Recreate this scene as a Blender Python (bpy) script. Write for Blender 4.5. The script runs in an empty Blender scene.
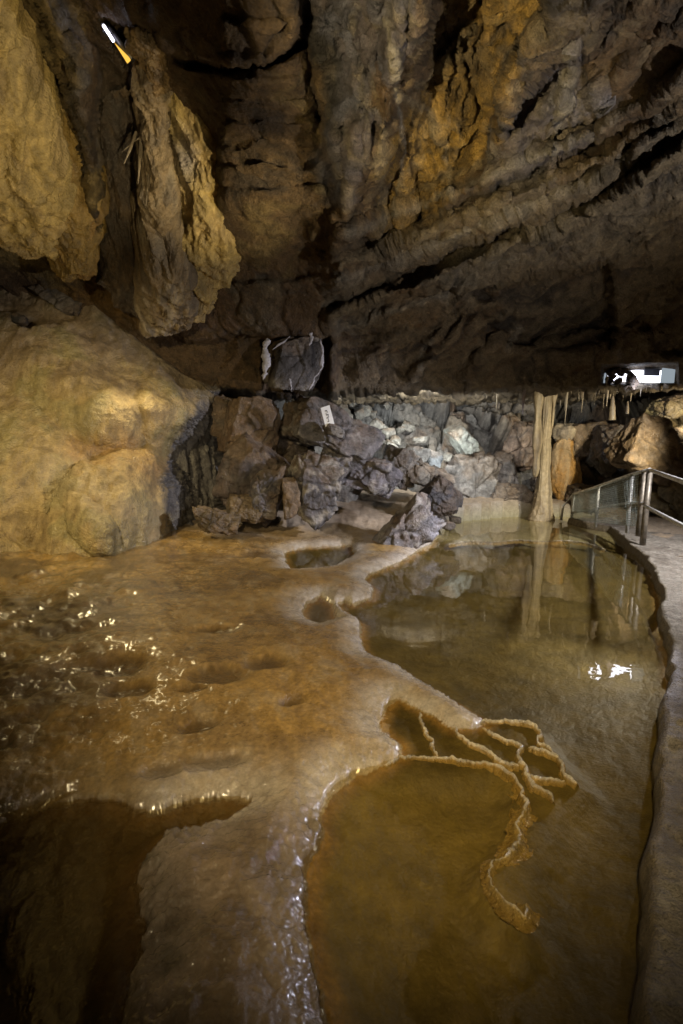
import bpy, bmesh, math, random, time
import numpy as np
from mathutils import Matrix, Vector
T0 = time.time()
sc = bpy.context.scene
COL = sc.collection
rnd = random.Random(11)

# ------------------------------------------------------------------ camera
F, PITCH, ROLL, EYE = 540.0, math.radians(8.0), math.radians(1.1), 1.7
MC = Matrix.Rotation(math.radians(90) - PITCH, 4, 'X') @ Matrix.Rotation(ROLL, 4, 'Z')
R3 = np.array(MC.to_3x3())
cam = bpy.data.objects.new('camera', bpy.data.cameras.new('camera'))
COL.objects.link(cam)
cam.matrix_world = Matrix.Translation((0, 0, EYE)) @ MC
cam.data.sensor_width = 36.0
cam.data.lens = F / 1024 * 36
cam.data.clip_end = 200
cam.data.clip_start = 0.05
sc.camera = cam


def ray(u, v):
    u, v = np.broadcast_arrays(np.asarray(u, float), np.asarray(v, float))
    d = np.stack([(u - 341.5) / F, (512 - v) / F, -np.ones_like(u)], -1)
    return d @ R3.T


def P(u, v, Y):                     # the point seen at (u, v) at forward distance Y
    d = ray(u, v)
    p = d * (np.asarray(Y, float) / d[..., 1])[..., None]
    p[..., 2] += EYE
    return p


def G(u, v, z=0.0):                 # the point seen at (u, v) on the level z
    d = ray(u, v)
    p = d * ((z - EYE) / d[..., 2])[..., None]
    p[..., 2] += EYE
    return p


def proj(p):
    q = (np.asarray(p, float) - np.array([0, 0, EYE])) @ R3
    return 341.5 - F * q[..., 0] / q[..., 2], 512 + F * q[..., 1] / q[..., 2]


# ------------------------------------------------------------------ noise
def _h(ix, iy, iz, s):
    n = (ix * 374761393 + iy * 668265263 + iz * 1440662683 + s * 974634777) & 0xFFFFFFFF
    n = ((n ^ (n >> 13)) * 1274126177) & 0xFFFFFFFF
    n = ((n ^ (n >> 16)) * 2246822519) & 0xFFFFFFFF
    return n ^ (n >> 15)


_GR = np.array([[1, 1, 0], [-1, 1, 0], [1, -1, 0], [-1, -1, 0], [1, 0, 1], [-1, 0, 1], [1, 0, -1], [-1, 0, -1],
                [0, 1, 1], [0, -1, 1], [0, 1, -1], [0, -1, -1], [1, 1, 0], [-1, 1, 0], [0, -1, 1], [0, -1, -1]], float)


def perlin(p, s=0):
    f = np.floor(p)
    i = f.astype(np.int64)
    t = p - f
    w = t * t * t * (t * (t * 6 - 15) + 10)
    out = 0
    for a in (0, 1):
        for b in (0, 1):
            for c in (0, 1):
                g = _GR[_h(i[..., 0] + a, i[..., 1] + b, i[..., 2] + c, s) & 15]
                dt = (t - np.array([a, b, c])) * g
                wt = ((w[..., 0] if a else 1 - w[..., 0]) * (w[..., 1] if b else 1 - w[..., 1])
                      * (w[..., 2] if c else 1 - w[..., 2]))
                out = out + wt * dt.sum(-1)
    return out


def fbm(p, s=0, o=4, lac=2.03, g=0.5):
    r, a, q = 0, 1.0, np.array(p, float)
    for k in range(o):
        r = r + a * perlin(q, s + k)
        q = q * lac + 7.3
        a *= g
    return r


def ridged(p, s=0, o=4, g=0.5):
    r, a, q = 0, 1.0, np.array(p, float)
    for k in range(o):
        r = r + a * (1 - 2 * np.abs(perlin(q, s + k)))
        q = q * 2.07 + 3.1
        a *= g
    return r


def vstreak(p, k, zk, s=0, o=4, gain=.55):     # ridges running down a surface, finer and finer across it
    q = np.stack([p[..., 0] * k, p[..., 1] * k * .8, p[..., 2] * zk], -1)
    q[..., 0] += .35 * perlin(p * 1.3, s + 50)
    r, a = 0, 1.0
    for j in range(o):
        r = r + a * (1 - 2 * np.abs(perlin(q, s + j)))
        q = q * np.array([2.1, 2.1, 1.2]) + 5.3
        a *= gain
    return r - .9


def worley(p, s=0):
    i = np.floor(p).astype(np.int64)
    f1 = np.full(p.shape[:-1], 9.0)
    f2 = f1.copy()
    idc = np.zeros(p.shape[:-1])
    for a in (-1, 0, 1):
        for b in (-1, 0, 1):
            for c in (-1, 0, 1):
                j = i + np.array([a, b, c])
                h = _h(j[..., 0], j[..., 1], j[..., 2], s)
                q = j + np.stack([(h & 1023) / 1023, ((h >> 10) & 1023) / 1023, ((h >> 20) & 1023) / 1023], -1)
                d = np.sqrt(((q - p) ** 2).sum(-1))
                m = d < f1
                f2 = np.where(m, f1, np.minimum(f2, d))
                idc = np.where(m, (h >> 7 & 255) / 255, idc)
                f1 = np.where(m, d, f1)
    return f1, f2, idc


def facet(p, s):                    # cell id, tilt term and crack width of angular blocks
    i = np.floor(p).astype(np.int64)
    f1 = np.full(p.shape[:-1], 9.0); f2 = f1.copy()
    idc = np.zeros(p.shape[:-1]); tilt = np.zeros(p.shape[:-1])
    for a in (-1, 0, 1):
        for b in (-1, 0, 1):
            for c_ in (-1, 0, 1):
                j = i + np.array([a, b, c_])
                h_ = _h(j[..., 0], j[..., 1], j[..., 2], s)
                q_ = j + np.stack([(h_ & 1023) / 1023, ((h_ >> 10) & 1023) / 1023, ((h_ >> 20) & 1023) / 1023], -1)
                dv = p - q_
                dd = np.sqrt((dv ** 2).sum(-1))
                m = dd < f1
                h2 = _h(j[..., 0], j[..., 1], j[..., 2], s + 91)
                nd = np.stack([(h2 & 255) / 127.5 - 1, ((h2 >> 8) & 255) / 127.5 - 1, ((h2 >> 16) & 255) / 127.5 - 1], -1)
                f2 = np.where(m, f1, np.minimum(f2, dd))
                tilt = np.where(m, (dv * nd).sum(-1), tilt)
                idc = np.where(m, ((h_ >> 5) & 255) / 255, idc)
                f1 = np.where(m, dd, f1)
    return idc, tilt, f2 - f1



def sst(a, b, x):
    t = np.clip((x - a) / (b - a), 0, 1)
    return t * t * (3 - 2 * t)


def pdist(U, V, pts):               # distance to a polyline
    d = np.full(U.shape, 1e9)
    for (x0, y0), (x1, y1) in zip(pts[:-1], pts[1:]):
        dx, dy = x1 - x0, y1 - y0
        t = np.clip(((U - x0) * dx + (V - y0) * dy) / (dx * dx + dy * dy + 1e-12), 0, 1)
        d = np.minimum(d, (U - x0 - t * dx) ** 2 + (V - y0 - t * dy) ** 2)
    return np.sqrt(d)


def inside(U, V, pts):
    r = np.zeros(U.shape, bool)
    n = len(pts)
    for k in range(n):
        x0, y0 = pts[k]
        x1, y1 = pts[(k + 1) % n]
        if y0 == y1:
            continue
        m = ((y0 > V) != (y1 > V)) & (U < (x1 - x0) * (V - y0) / (y1 - y0) + x0)
        r ^= m
    return r


def sdist(U, V, pts):               # signed distance to a polygon, negative inside
    d = pdist(U, V, list(pts) + [pts[0]])
    return np.where(inside(U, V, pts), -d, d)


def rbf(pts, U, V):                 # thin-plate spline through (u, v, value)
    a = np.array(pts, float)
    x = a[:, :2] / 300.0
    y = np.log(a[:, 2])
    def k(r2):
        return r2 * np.log(r2 + 1e-9)
    n = len(a)
    K = np.zeros((n + 3, n + 3))
    K[:n, :n] = k(((x[:, None] - x[None]) ** 2).sum(-1)) + 1e-3 * np.eye(n)
    K[:n, n] = 1
    K[:n, n + 1:] = x
    K[n:, :n] = K[:n, n:].T
    w = np.linalg.solve(K, np.r_[y, 0, 0, 0])
    q0, q1 = U / 300.0, V / 300.0
    r = w[n] + w[n + 1] * q0 + w[n + 2] * q1
    for j in range(n):
        r = r + w[j] * k((q0 - x[j, 0]) ** 2 + (q1 - x[j, 1]) ** 2)
    return np.exp(r)


# ------------------------------------------------------------------ objects
def tag(o, label=None, cat=None, group=None, kind=None):
    if label: o['label'] = label
    if cat: o['category'] = cat
    if group: o['group'] = group
    if kind: o['kind'] = kind
    return o


def empty(name, loc, label, cat, group=None):
    o = bpy.data.objects.new(name, None)
    o.empty_display_size = 0.1
    o.location = loc
    COL.objects.link(o)
    return tag(o, label, cat, group)


def mesh_obj(name, verts, faces, mat, col=None, wet=None, parent=None, smooth=True):
    verts = np.asarray(verts, float).reshape(-1, 3)
    off = np.array(parent.location) if parent is not None and parent.parent is None else np.zeros(3)
    me = bpy.data.meshes.new(name)
    faces = np.asarray(faces)
    me.vertices.add(len(verts))
    me.vertices.foreach_set('co', (verts - off).ravel())
    k = faces.shape[1]
    me.loops.add(faces.size)
    me.loops.foreach_set('vertex_index', faces.ravel().astype(np.int32))
    me.polygons.add(len(faces))
    me.polygons.foreach_set('loop_start', np.arange(0, faces.size, k, dtype=np.int32))
    me.polygons.foreach_set('use_smooth', np.full(len(faces), smooth))
    me.update(calc_edges=True)
    me.validate()
    if col is not None:
        a = me.color_attributes.new('Col', 'FLOAT_COLOR', 'POINT')
        c = np.ones((len(verts), 4))
        c[:, :3] = np.clip(np.asarray(col).reshape(-1, 3), 0.004, 0.85)
        if wet is not None:
            c[:, 3] = np.clip(np.asarray(wet).ravel(), 0, 1)
        else:
            c[:, 3] = 0.3
        a.data.foreach_set('color', c.ravel())
    me.materials.append(mat)
    o = bpy.data.objects.new(name, me)
    COL.objects.link(o)
    if parent is not None:
        o.parent = parent
    return o


def gridf(nr, nc, wrap=False, flip=False):
    i = np.arange(nr - 1)[:, None] * nc
    if wrap:
        j = np.arange(nc)[None]
        j2 = (j + 1) % nc
    else:
        j = np.arange(nc - 1)[None]
        j2 = j + 1
    q = np.stack([i + j, i + nc + j, i + nc + j2, i + j2], -1).reshape(-1, 4)
    return q[:, ::-1] if flip else q


def gnormals(p, flip=False):
    n = np.cross(np.gradient(p, axis=1), np.gradient(p, axis=0))
    n /= np.linalg.norm(n, axis=-1, keepdims=True) + 1e-12
    return -n if flip else n


# ------------------------------------------------------------------ materials
def newmat(name):
    m = bpy.data.materials.new(name)
    m.use_nodes = True
    nt = m.node_tree
    nt.nodes.clear()
    out = nt.nodes.new('ShaderNodeOutputMaterial')
    return m, nt, out


def rock_material(name, fine=1.0, bump=0.5, dist=0.02, r_dry=0.75, r_wet=0.25, stretch=(1, 1, 1), var=0.55, spec=0.5, pits=0.0, coat=0.0):
    m, nt, out = newmat(name)
    N, L = nt.nodes.new, nt.links.new
    b = N('ShaderNodeBsdfPrincipled')
    L(b.outputs[0], out.inputs[0])
    at = N('ShaderNodeAttribute'); at.attribute_name = 'Col'
    tc = N('ShaderNodeTexCoord')
    mp = N('ShaderNodeMapping'); mp.inputs['Scale'].default_value = stretch
    L(tc.outputs['Object'], mp.inputs[0])
    n1 = N('ShaderNodeTexNoise'); n1.inputs['Scale'].default_value = 9 * fine; n1.inputs['Detail'].default_value = 9
    n1.inputs['Roughness'].default_value = 0.68
    n2 = N('ShaderNodeTexNoise'); n2.inputs['Scale'].default_value = 60 * fine; n2.inputs['Detail'].default_value = 5
    n2.inputs['Roughness'].default_value = 0.7
    n3 = N('ShaderNodeTexVoronoi'); n3.inputs['Scale'].default_value = 38 * fine
    for n in (n1, n2, n3):
        L(mp.outputs[0], n.inputs['Vector'])
    r1 = N('ShaderNodeMapRange')
    r1.inputs[1].default_value, r1.inputs[2].default_value = 0.3, 0.7
    r1.inputs[3].default_value, r1.inputs[4].default_value = 1 - var, 1 + var
    L(n1.outputs['Fac'], r1.inputs[0])
    r2 = N('ShaderNodeMapRange')
    r2.inputs[1].default_value, r2.inputs[2].default_value = 0.3, 0.7
    r2.inputs[3].default_value, r2.inputs[4].default_value = 1 - var * .6, 1 + var * .6
    L(n2.outputs['Fac'], r2.inputs[0])
    mu = N('ShaderNodeMath'); mu.operation = 'MULTIPLY'
    L(r1.outputs[0], mu.inputs[0]); L(r2.outputs[0], mu.inputs[1])
    n4 = N('ShaderNodeTexNoise'); n4.inputs['Scale'].default_value = 15 * fine; n4.inputs['Detail'].default_value = 8
    n4.inputs['Roughness'].default_value = 0.75
    n4.noise_type = 'RIDGED_MULTIFRACTAL'
    L(mp.outputs[0], n4.inputs['Vector'])
    r4 = N('ShaderNodeMapRange')
    r4.inputs[1].default_value, r4.inputs[2].default_value = 0.2, 1.4
    r4.inputs[3].default_value, r4.inputs[4].default_value = 1 - var * .8, 1 + var * .7
    L(n4.outputs['Fac'], r4.inputs[0])
    m4 = N('ShaderNodeMath'); m4.operation = 'MULTIPLY'
    L(mu.outputs[0], m4.inputs[0]); L(r4.outputs[0], m4.inputs[1])
    mu = m4
    vm = N('ShaderNodeVectorMath'); vm.operation = 'SCALE'
    L(at.outputs['Color'], vm.inputs[0]); L(mu.outputs[0], vm.inputs['Scale'])
    b.inputs['Diffuse Roughness'].default_value = 0.3
    L(vm.outputs[0], b.inputs['Base Color'])
    rr = N('ShaderNodeMapRange')
    rr.inputs[3].default_value, rr.inputs[4].default_value = r_dry, r_wet
    L(at.outputs['Alpha'], rr.inputs[0])
    ra = N('ShaderNodeMath'); ra.operation = 'MULTIPLY_ADD'; ra.inputs[1].default_value = 0.25
    L(n1.outputs['Fac'], ra.inputs[0]); L(rr.outputs[0], ra.inputs[2])
    rs = N('ShaderNodeMath'); rs.operation = 'SUBTRACT'; rs.inputs[1].default_value = 0.12
    L(ra.outputs[0], rs.inputs[0])
    L(rs.outputs[0], b.inputs['Roughness'])
    b.inputs['Specular IOR Level'].default_value = spec
    cw = N('ShaderNodeMath'); cw.operation = 'MULTIPLY'; cw.inputs[1].default_value = coat
    L(at.outputs['Alpha'], cw.inputs[0]); L(cw.outputs[0], b.inputs['Coat Weight'])
    b.inputs['Coat Roughness'].default_value = 0.17
    h1 = N('ShaderNodeMath'); h1.operation = 'MULTIPLY_ADD'; h1.inputs[1].default_value = 0.30
    L(n4.outputs['Fac'], h1.inputs[0]); L(n1.outputs['Fac'], h1.inputs[2])
    bp = N('ShaderNodeBump'); bp.inputs['Strength'].default_value = bump; bp.inputs['Distance'].default_value = dist * 2.2
    L(h1.outputs[0], bp.inputs['Height'])
    h2 = N('ShaderNodeMath'); h2.operation = 'MULTIPLY_ADD'; h2.inputs[1].default_value = -0.5 * (1 + pits)
    L(n3.outputs['Distance'], h2.inputs[0]); L(n2.outputs['Fac'], h2.inputs[2])
    b2 = N('ShaderNodeBump'); b2.inputs['Strength'].default_value = min(1, bump * 1.1); b2.inputs['Distance'].default_value = dist * .55
    L(h2.outputs[0], b2.inputs['Height']); L(bp.outputs[0], b2.inputs['Normal'])
    L(b2.outputs[0], b.inputs['Normal'])
    return m


def plain(name, col, rough=0.5, metal=0.0, noise=0.2, scale=20):
    m, nt, out = newmat(name)
    N, L = nt.nodes.new, nt.links.new
    b = N('ShaderNodeBsdfPrincipled')
    L(b.outputs[0], out.inputs[0])
    tc = N('ShaderNodeTexCoord')
    n = N('ShaderNodeTexNoise'); n.inputs['Scale'].default_value = scale; n.inputs['Detail'].default_value = 6
    L(tc.outputs['Object'], n.inputs['Vector'])
    cr = N('ShaderNodeValToRGB')
    cr.color_ramp.elements[0].position, cr.color_ramp.elements[1].position = 0.35, 0.65
    cr.color_ramp.elements[0].color = tuple(c * (1 - noise) for c in col) + (1,)
    cr.color_ramp.elements[1].color = tuple(min(1, c * (1 + noise)) for c in col) + (1,)
    L(n.outputs['Fac'], cr.inputs[0])
    L(cr.outputs[0], b.inputs['Base Color'])
    b.inputs['Metallic'].default_value = metal
    r = N('ShaderNodeMapRange'); r.inputs[3].default_value = max(0.05, rough - 0.12); r.inputs[4].default_value = min(1, rough + 0.12)
    L(n.outputs['Fac'], r.inputs[0]); L(r.outputs[0], b.inputs['Roughness'])
    return m


def glow(name, col, strength):
    m, nt, out = newmat(name)
    e = nt.nodes.new('ShaderNodeEmission')
    e.inputs[0].default_value = col + (1,)
    e.inputs[1].default_value = strength
    nt.links.new(e.outputs[0], out.inputs[0])
    return m


def water_material(name, tint, rough=0.0, ripple=0.02, scale=3.0):
    m, nt, out = newmat(name)
    N, L = nt.nodes.new, nt.links.new
    tr = N('ShaderNodeBsdfTransparent'); tr.inputs[0].default_value = tint + (1,)
    gl = N('ShaderNodeBsdfGlossy'); gl.inputs['Roughness'].default_value = rough
    gl.inputs[0].default_value = (1, 1, 1, 1)
    mx = N('ShaderNodeMixShader')
    tc = N('ShaderNodeTexCoord')
    n = N('ShaderNodeTexNoise'); n.inputs['Scale'].default_value = scale; n.inputs['Detail'].default_value = 3
    L(tc.outputs['Object'], n.inputs['Vector'])
    bp = N('ShaderNodeBump'); bp.inputs['Strength'].default_value = 1.0; bp.inputs['Distance'].default_value = ripple
    L(n.outputs['Fac'], bp.inputs['Height'])
    L(bp.outputs[0], gl.inputs['Normal'])
    ge = N('ShaderNodeNewGeometry')
    dt = N('ShaderNodeVectorMath'); dt.operation = 'DOT_PRODUCT'
    L(bp.outputs[0], dt.inputs[0]); L(ge.outputs['Incoming'], dt.inputs[1])
    ab = N('ShaderNodeMath'); ab.operation = 'ABSOLUTE'; L(dt.outputs['Value'], ab.inputs[0])
    om = N('ShaderNodeMath'); om.operation = 'SUBTRACT'; om.inputs[0].default_value = 1.0; om.use_clamp = True; L(ab.outputs[0], om.inputs[1])
    pw = N('ShaderNodeMath'); pw.operation = 'POWER'; pw.inputs[1].default_value = 5.0; L(om.outputs[0], pw.inputs[0])
    fr = N('ShaderNodeMath'); fr.operation = 'MULTIPLY_ADD'; fr.inputs[1].default_value = .95; fr.inputs[2].default_value = .05; L(pw.outputs[0], fr.inputs[0])
    L(fr.outputs[0], mx.inputs[0]); L(tr.outputs[0], mx.inputs[1]); L(gl.outputs[0], mx.inputs[2])
    L(mx.outputs[0], out.inputs[0])
    return m


M_CEIL = rock_material('limestone_ceiling', 0.8, 1.0, 0.045, 0.8, 0.3, var=0.62)
M_FLOW = rock_material('flowstone', 1.0, 0.8, 0.02, 0.6, 0.22, var=0.28, pits=1.0)
M_FLOOR = rock_material('wet_flowstone_floor', 1.3, 0.6, 0.010, 0.6, 0.16, var=0.26, pits=0.6, coat=0.6)
M_WALL = rock_material('broken_limestone', 1.0, 1.0, 0.03, 0.85, 0.35, var=0.5)
M_ROCK = rock_material('boulder_limestone', 1.2, 1.0, 0.025, 0.8, 0.25, var=0.5)
M_PATH = rock_material('rough_concrete', 2.2, 0.8, 0.02, 0.85, 0.4, var=0.35, pits=1.5)
M_CALC = rock_material('calcite', 1.6, 0.5, 0.012, 0.6, 0.25, var=0.25)
M_RIM = rock_material('rimstone', 2.4, 0.8, 0.012, 0.55, 0.12, var=0.3, pits=1.5)

OCHRE = np.array([.40, .295, .115]); BROWN = np.array([.20, .125, .065]); VIOLET = np.array([.23, .225, .27])
DARK = np.array([.035, .03, .028]); PALE = np.array([.52, .48, .42]); MUD = np.array([.30, .20, .10]); GREY = np.array([.27, .26, .25])
RUST = np.array([.30, .15, .045]); BUFF = np.array([.42, .34, .22])


def mixc(c, k, m):
    m = np.clip(m, 0, 1)[..., None]
    return c * (1 - m) + k * m


# ------------------------------------------------------------------ cave ceiling and its lip
def lipv(u):
    return np.interp(u, [-500, 0, 90, 140, 175, 215, 262, 330, 350, 450, 560, 640, 683, 1200],
                     [330, 330, 335, 345, 372, 385, 390, 392, 388, 387, 386, 385, 384, 380])


ctrl = [(-300, -250, 4.2), (0, -250, 4.2), (340, -250, 3.0), (680, -250, 3.0), (1000, -250, 3.2),
        (-250, 0, 5.2), (0, 0, 6.0), (60, 0, 6.0), (130, 0, 5.6), (230, 0, 4.8), (340, 0, 4.6), (450, 0, 4.5), (560, 0, 4.4), (683, 0, 4.3), (900, 0, 4.3),
        (-250, 100, 6.2), (0, 100, 7.0), (100, 110, 7.2), (160, 110, 7.2), (240, 90, 5.6), (320, 90, 5.7), (400, 100, 5.5), (500, 100, 5.5), (600, 100, 5.3), (683, 100, 5.2), (900, 100, 5.2),
        (-250, 200, 7.5), (0, 200, 8.0), (100, 200, 8.2), (150, 190, 8.4), (240, 180, 7.0), (320, 190, 7.1), (400, 200, 7.0), (500, 200, 6.7), (600, 200, 6.6), (683, 200, 6.5), (900, 200, 6.2),
        (0, 270, 9.0), (100, 270, 9.0), (170, 280, 8.9), (240, 270, 8.2), (320, 270, 8.2), (400, 270, 8.1), (500, 270, 8.0), (600, 270, 8.2), (683, 270, 8.2), (900, 270, 7.5),
        (0, 330, 9.7), (100, 330, 9.5), (170, 330, 9.2), (240, 330, 8.9), (330, 330, 8.9), (420, 330, 8.9), (520, 330, 9.0), (620, 330, 9.2), (683, 330, 9.1), (900, 330, 8.2),
        (180, 370, 9.4), (250, 385, 9.3), (350, 388, 9.2), (450, 388, 9.3), (560, 386, 9.5), (683, 384, 9.7), (900, 380, 9.0)]

us = np.r_[np.linspace(-480, -110, 50)[:-1], np.arange(-110, 800, 1.7), np.linspace(800, 1160, 50)[1:]]
nc = len(us)
tv = np.r_[np.linspace(-560, -90, 40)[:-1], np.arange(-90, 388.1, 1.7)]
V = tv[:, None] + np.zeros((1, nc))
U = np.zeros_like(V) + us[None]
lv = (lipv(us) + 3.0 * perlin(np.stack([us / 23, 0 * us, 0 * us], -1), 2) + 3.0 * perlin(np.stack([us / 7, 0 * us, 0 * us], -1), 3))[None]
V = np.where(V > 0, V * lv / 388.0, V)
Y = rbf(ctrl, U, V)
Y = np.where(V < -250, rbf(ctrl, U, np.full_like(V, -250)) - (-250 - V) * 0.0042, Y)
Y = np.maximum(Y, 1.0)

wob = 6 * perlin(np.stack([U / 40, V / 40, U * 0], -1), 5) + 2.5 * perlin(np.stack([U / 13, V / 13, U * 0], -1), 6)
wob2 = 6 * perlin(np.stack([U / 40, V / 40, U * 0 + 5], -1), 15) + 2.5 * perlin(np.stack([U / 13, V / 13, U * 0], -1), 16)
Uw, Vw = U + wob, V + wob2


def stroke(pts, w, dy, soft=True, warp=True):
    global Y
    d = pdist(Uw if warp else U, Vw if warp else V, pts)
    Y = Y + dy * np.exp(-(d / w) ** 2)


def step(poly, dy, soft=4, warp=True):
    global Y
    d = sdist(Uw if warp else U, Vw if warp else V, poly)
    Y = Y + dy * sst(soft, -soft, d)


# bedding slab above the vault and its crack
step([(140, -60), (160, 45), (185, 62), (230, 68), (265, 64), (300, 46), (312, -60)], -0.30, 3)
stroke([(178, 60), (200, 66), (232, 70), (265, 66), (303, 46)], 3.5, 0.5)
for a in ((60, 0.10), (95, 0.10), (118, 0.12), (140, 0.10), (163, 0.16), (186, 0.12), (205, 0.14), (228, 0.16)):
    q, s_ = a
    pts = [(225, q + 18), (255, q + 30), (285, q + 28), (310, q + 14), (335, q - 6)]
    step(pts + [(345, q - 40), (220, q - 40)], -s_ * .85, 4)
# grey diagonal rib
stroke([(430, -40), (400, 55), (368, 130), (345, 205), (338, 260)], 27, -0.75)
stroke([(300, -20), (306, 50), (318, 115)], 6, 0.22)
stroke([(318, 115), (330, 190), (325, 250)], 8, 0.2)
stroke([(375, -30), (355, 60), (338, 130), (322, 170)], 8, -0.18)
# ochre hollow and the dark slab beside it
step([(440, -80), (556, -80), (548, 20), (508, 62), (498, 140), (462, 188), (430, 216), (378, 235), (372, 200), (395, 165), (412, 100)], 0.45, 7)
step([(556, -80), (550, 14), (512, 60), (502, 96), (499, 140), (520, 100), (548, 66), (590, 52), (606, 20), (610, -80)], -0.6, 2.5)
for pts, w, dy in [([(388, 10), (398, 90), (404, 150), (400, 215)], 3, -.10), ([(370, 60), (385, 120), (380, 190), (384, 240)], 4, -.10),
                   ([(405, 95), (430, 110), (445, 150), (450, 190)], 4, -.09), ([(470, 45), (455, 110), (440, 150)], 4, .16),
                   ([(450, 35), (470, 80), (488, 120)], 4, .14), ([(400, 90), (440, 60), (470, 30)], 3, -.08),
                   ([(572, 46), (566, 90), (552, 140), (548, 175)], 4, -.12), ([(576, 48), (592, 82), (598, 120), (590, 150)], 5, .3),
                   ([(574, 44), (600, 84), (604, 112)], 4, -.16), ([(560, 95), (530, 120), (508, 150)], 6, -.16),
                   ([(620, 70), (660, 40), (690, 10)], 6, -.10), ([(600, 150), (640, 120), (690, 70)], 5, -.12), ([(560, 185), (610, 165), (650, 130), (690, 110)], 5, .22),
                   ([(630, 190), (655, 165), (690, 150)], 4, -.1), ([(625, 135), (632, 150), (622, 165)], 5, .22), ([(640, 20), (650, 45), (640, 70)], 5, .12),
                   ([(500, 180), (480, 215), (470, 250)], 5, .12), ([(520, 150), (545, 190), (560, 220)], 6, .1)]:
    stroke(pts, w, dy)
# diagonal band: recess and alcove below it
step([(340, 318), (395, 296), (430, 286), (470, 296), (500, 284), (532, 270), (580, 268), (606, 254), (640, 216), (683, 182), (820, 120), (820, 430), (340, 430)], 0.45, 4)
step([(470, 296), (500, 286), (532, 272), (580, 270), (606, 258), (618, 300), (612, 345), (540, 350), (505, 340)], 0.35, 5)
for k_ in range(7):
    o_ = k_ * 17
    stroke([(330 + o_ * .2, 318 - o_), (420 + o_ * .1, 284 - o_ * .95), (505, 246 - o_ * .9), (590, 214 - o_ * .9), (690, 140 - o_ * .8)], 4 + (k_ % 3) * 2.2, (-.28, .2, -.24, -.18, .18, -.2, .14)[k_])
for k_, x_ in enumerate((352, 366, 379, 393, 410, 424, 441, 456, 474)):
    stroke([(x_ + 30 - k_ * 3, -30), (x_ + 14 - k_, 60), (x_ + 4, 140), (x_ - 8, 215)], 3.5 + (k_ % 3), (-.14, .12, -.1, .1, -.12, .13, -.1, -.14, .12)[k_])
stroke([(345, 330), (380, 318), (425, 300), (470, 290)], 7, -0.16)
stroke([(430, 345), (470, 322), (500, 300)], 8, -0.2)
stroke([(360, 372), (385, 350), (400, 335)], 10, -0.2)
stroke([(415, 375), (450, 345), (475, 335)], 8, -0.24)
stroke([(470, 380), (485, 352), (500, 340)], 8, -0.28)
stroke([(540, 345), (570, 338), (605, 342)], 6, -0.2)
stroke([(620, 250), (624, 300), (618, 345)], 9, -0.14)
stroke([(655, 240), (662, 290), (652, 340)], 12, -0.16)
step([(640, 320), (690, 305), (690, 355), (650, 350)], 0.3, 5)
step([(602, 366), (677, 364), (677, 383), (602, 384)], 0.32, 1.5, False)
# square block course between the drapery and the rib
step([(160, 285), (232, 283), (300, 280), (345, 272), (350, 336), (232, 334), (150, 345)], -0.14, 3.5)
for x in (236, 282, 318):
    stroke([(x - 4, 284), (x + 5, 300), (x - 2, 316), (x + 6, 332)], 2.5, 0.07)
step([(345, 276), (384, 270), (386, 332), (350, 334)], 0.05, 2)
step([(148, 338), (262, 338), (262, 400), (150, 400)], 0.16, 2.5)
step([(262, 338), (330, 338), (330, 400), (262, 400)], 0.55, 2)
# dome on the side of the draperies
step([(58, -20), (84, 30), (96, 90), (100, 170), (95, 250), (150, 300), (160, 180), (150, 80), (128, 50), (120, -20)], 0.2, 8)
stroke([(40, -10), (72, 55), (84, 110), (92, 170), (100, 230)], 13, -0.75)
step([(104, 96), (130, 84), (150, 130), (152, 190), (146, 236), (118, 226), (102, 160)], 0.9, 9)
step([(108, 18), (136, 22), (140, 52), (124, 66), (112, 46)], 0.5, 3)
Y0 = Y
pts3 = P(U, V, Y)

# underside beyond the lip, then the roof over the viewer
lip = pts3[-1]
rows_b = []
for k, t in enumerate(np.r_[0.02, 0.06, 0.12, 0.2, np.linspace(0.3, 1, 110)[:]] * 10.0):
    r = lip.copy()
    r[:, 1] += t
    r[:, 0] += lip[:, 0] / lip[:, 1] * t
    r[:, 2] += 0.03 * t ** 0.9 - 0.05 * math.sin(min(t, 1) * 3.14)
    rows_b.append(r)
rows_a = []
top = pts3[0]
for t in np.linspace(1, 0, 18)[:-1]:
    r = top.copy()
    r[:, 1] = top[:, 1] * (1 - t) + t * -5.0
    r[:, 2] = top[:, 2] * (1 - t) + t * 4.3
    r[:, 0] = top[:, 0] * (1 + 2.0 * t)
    rows_a.append(r)
na, nb = len(rows_a), len(rows_b)
p = np.concatenate([np.array(rows_a), pts3, np.array(rows_b)], 0)
z4 = lambda a, fill: np.concatenate([np.full((na, nc), fill[0]), a, np.full((nb, nc), fill[1])], 0)
UU, VV = z4(U, (-999, -999)), z4(V, (-600, 390))
UU[:na] = us; UU[na + len(tv):] = us
n = gnormals(p)
view = p - np.array([0, 0, EYE])
n = np.where(((n * view).sum(-1) > 0)[..., None], -n, n)
tailm = np.zeros(UU.shape); tailm[na + len(tv):] = 1
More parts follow.
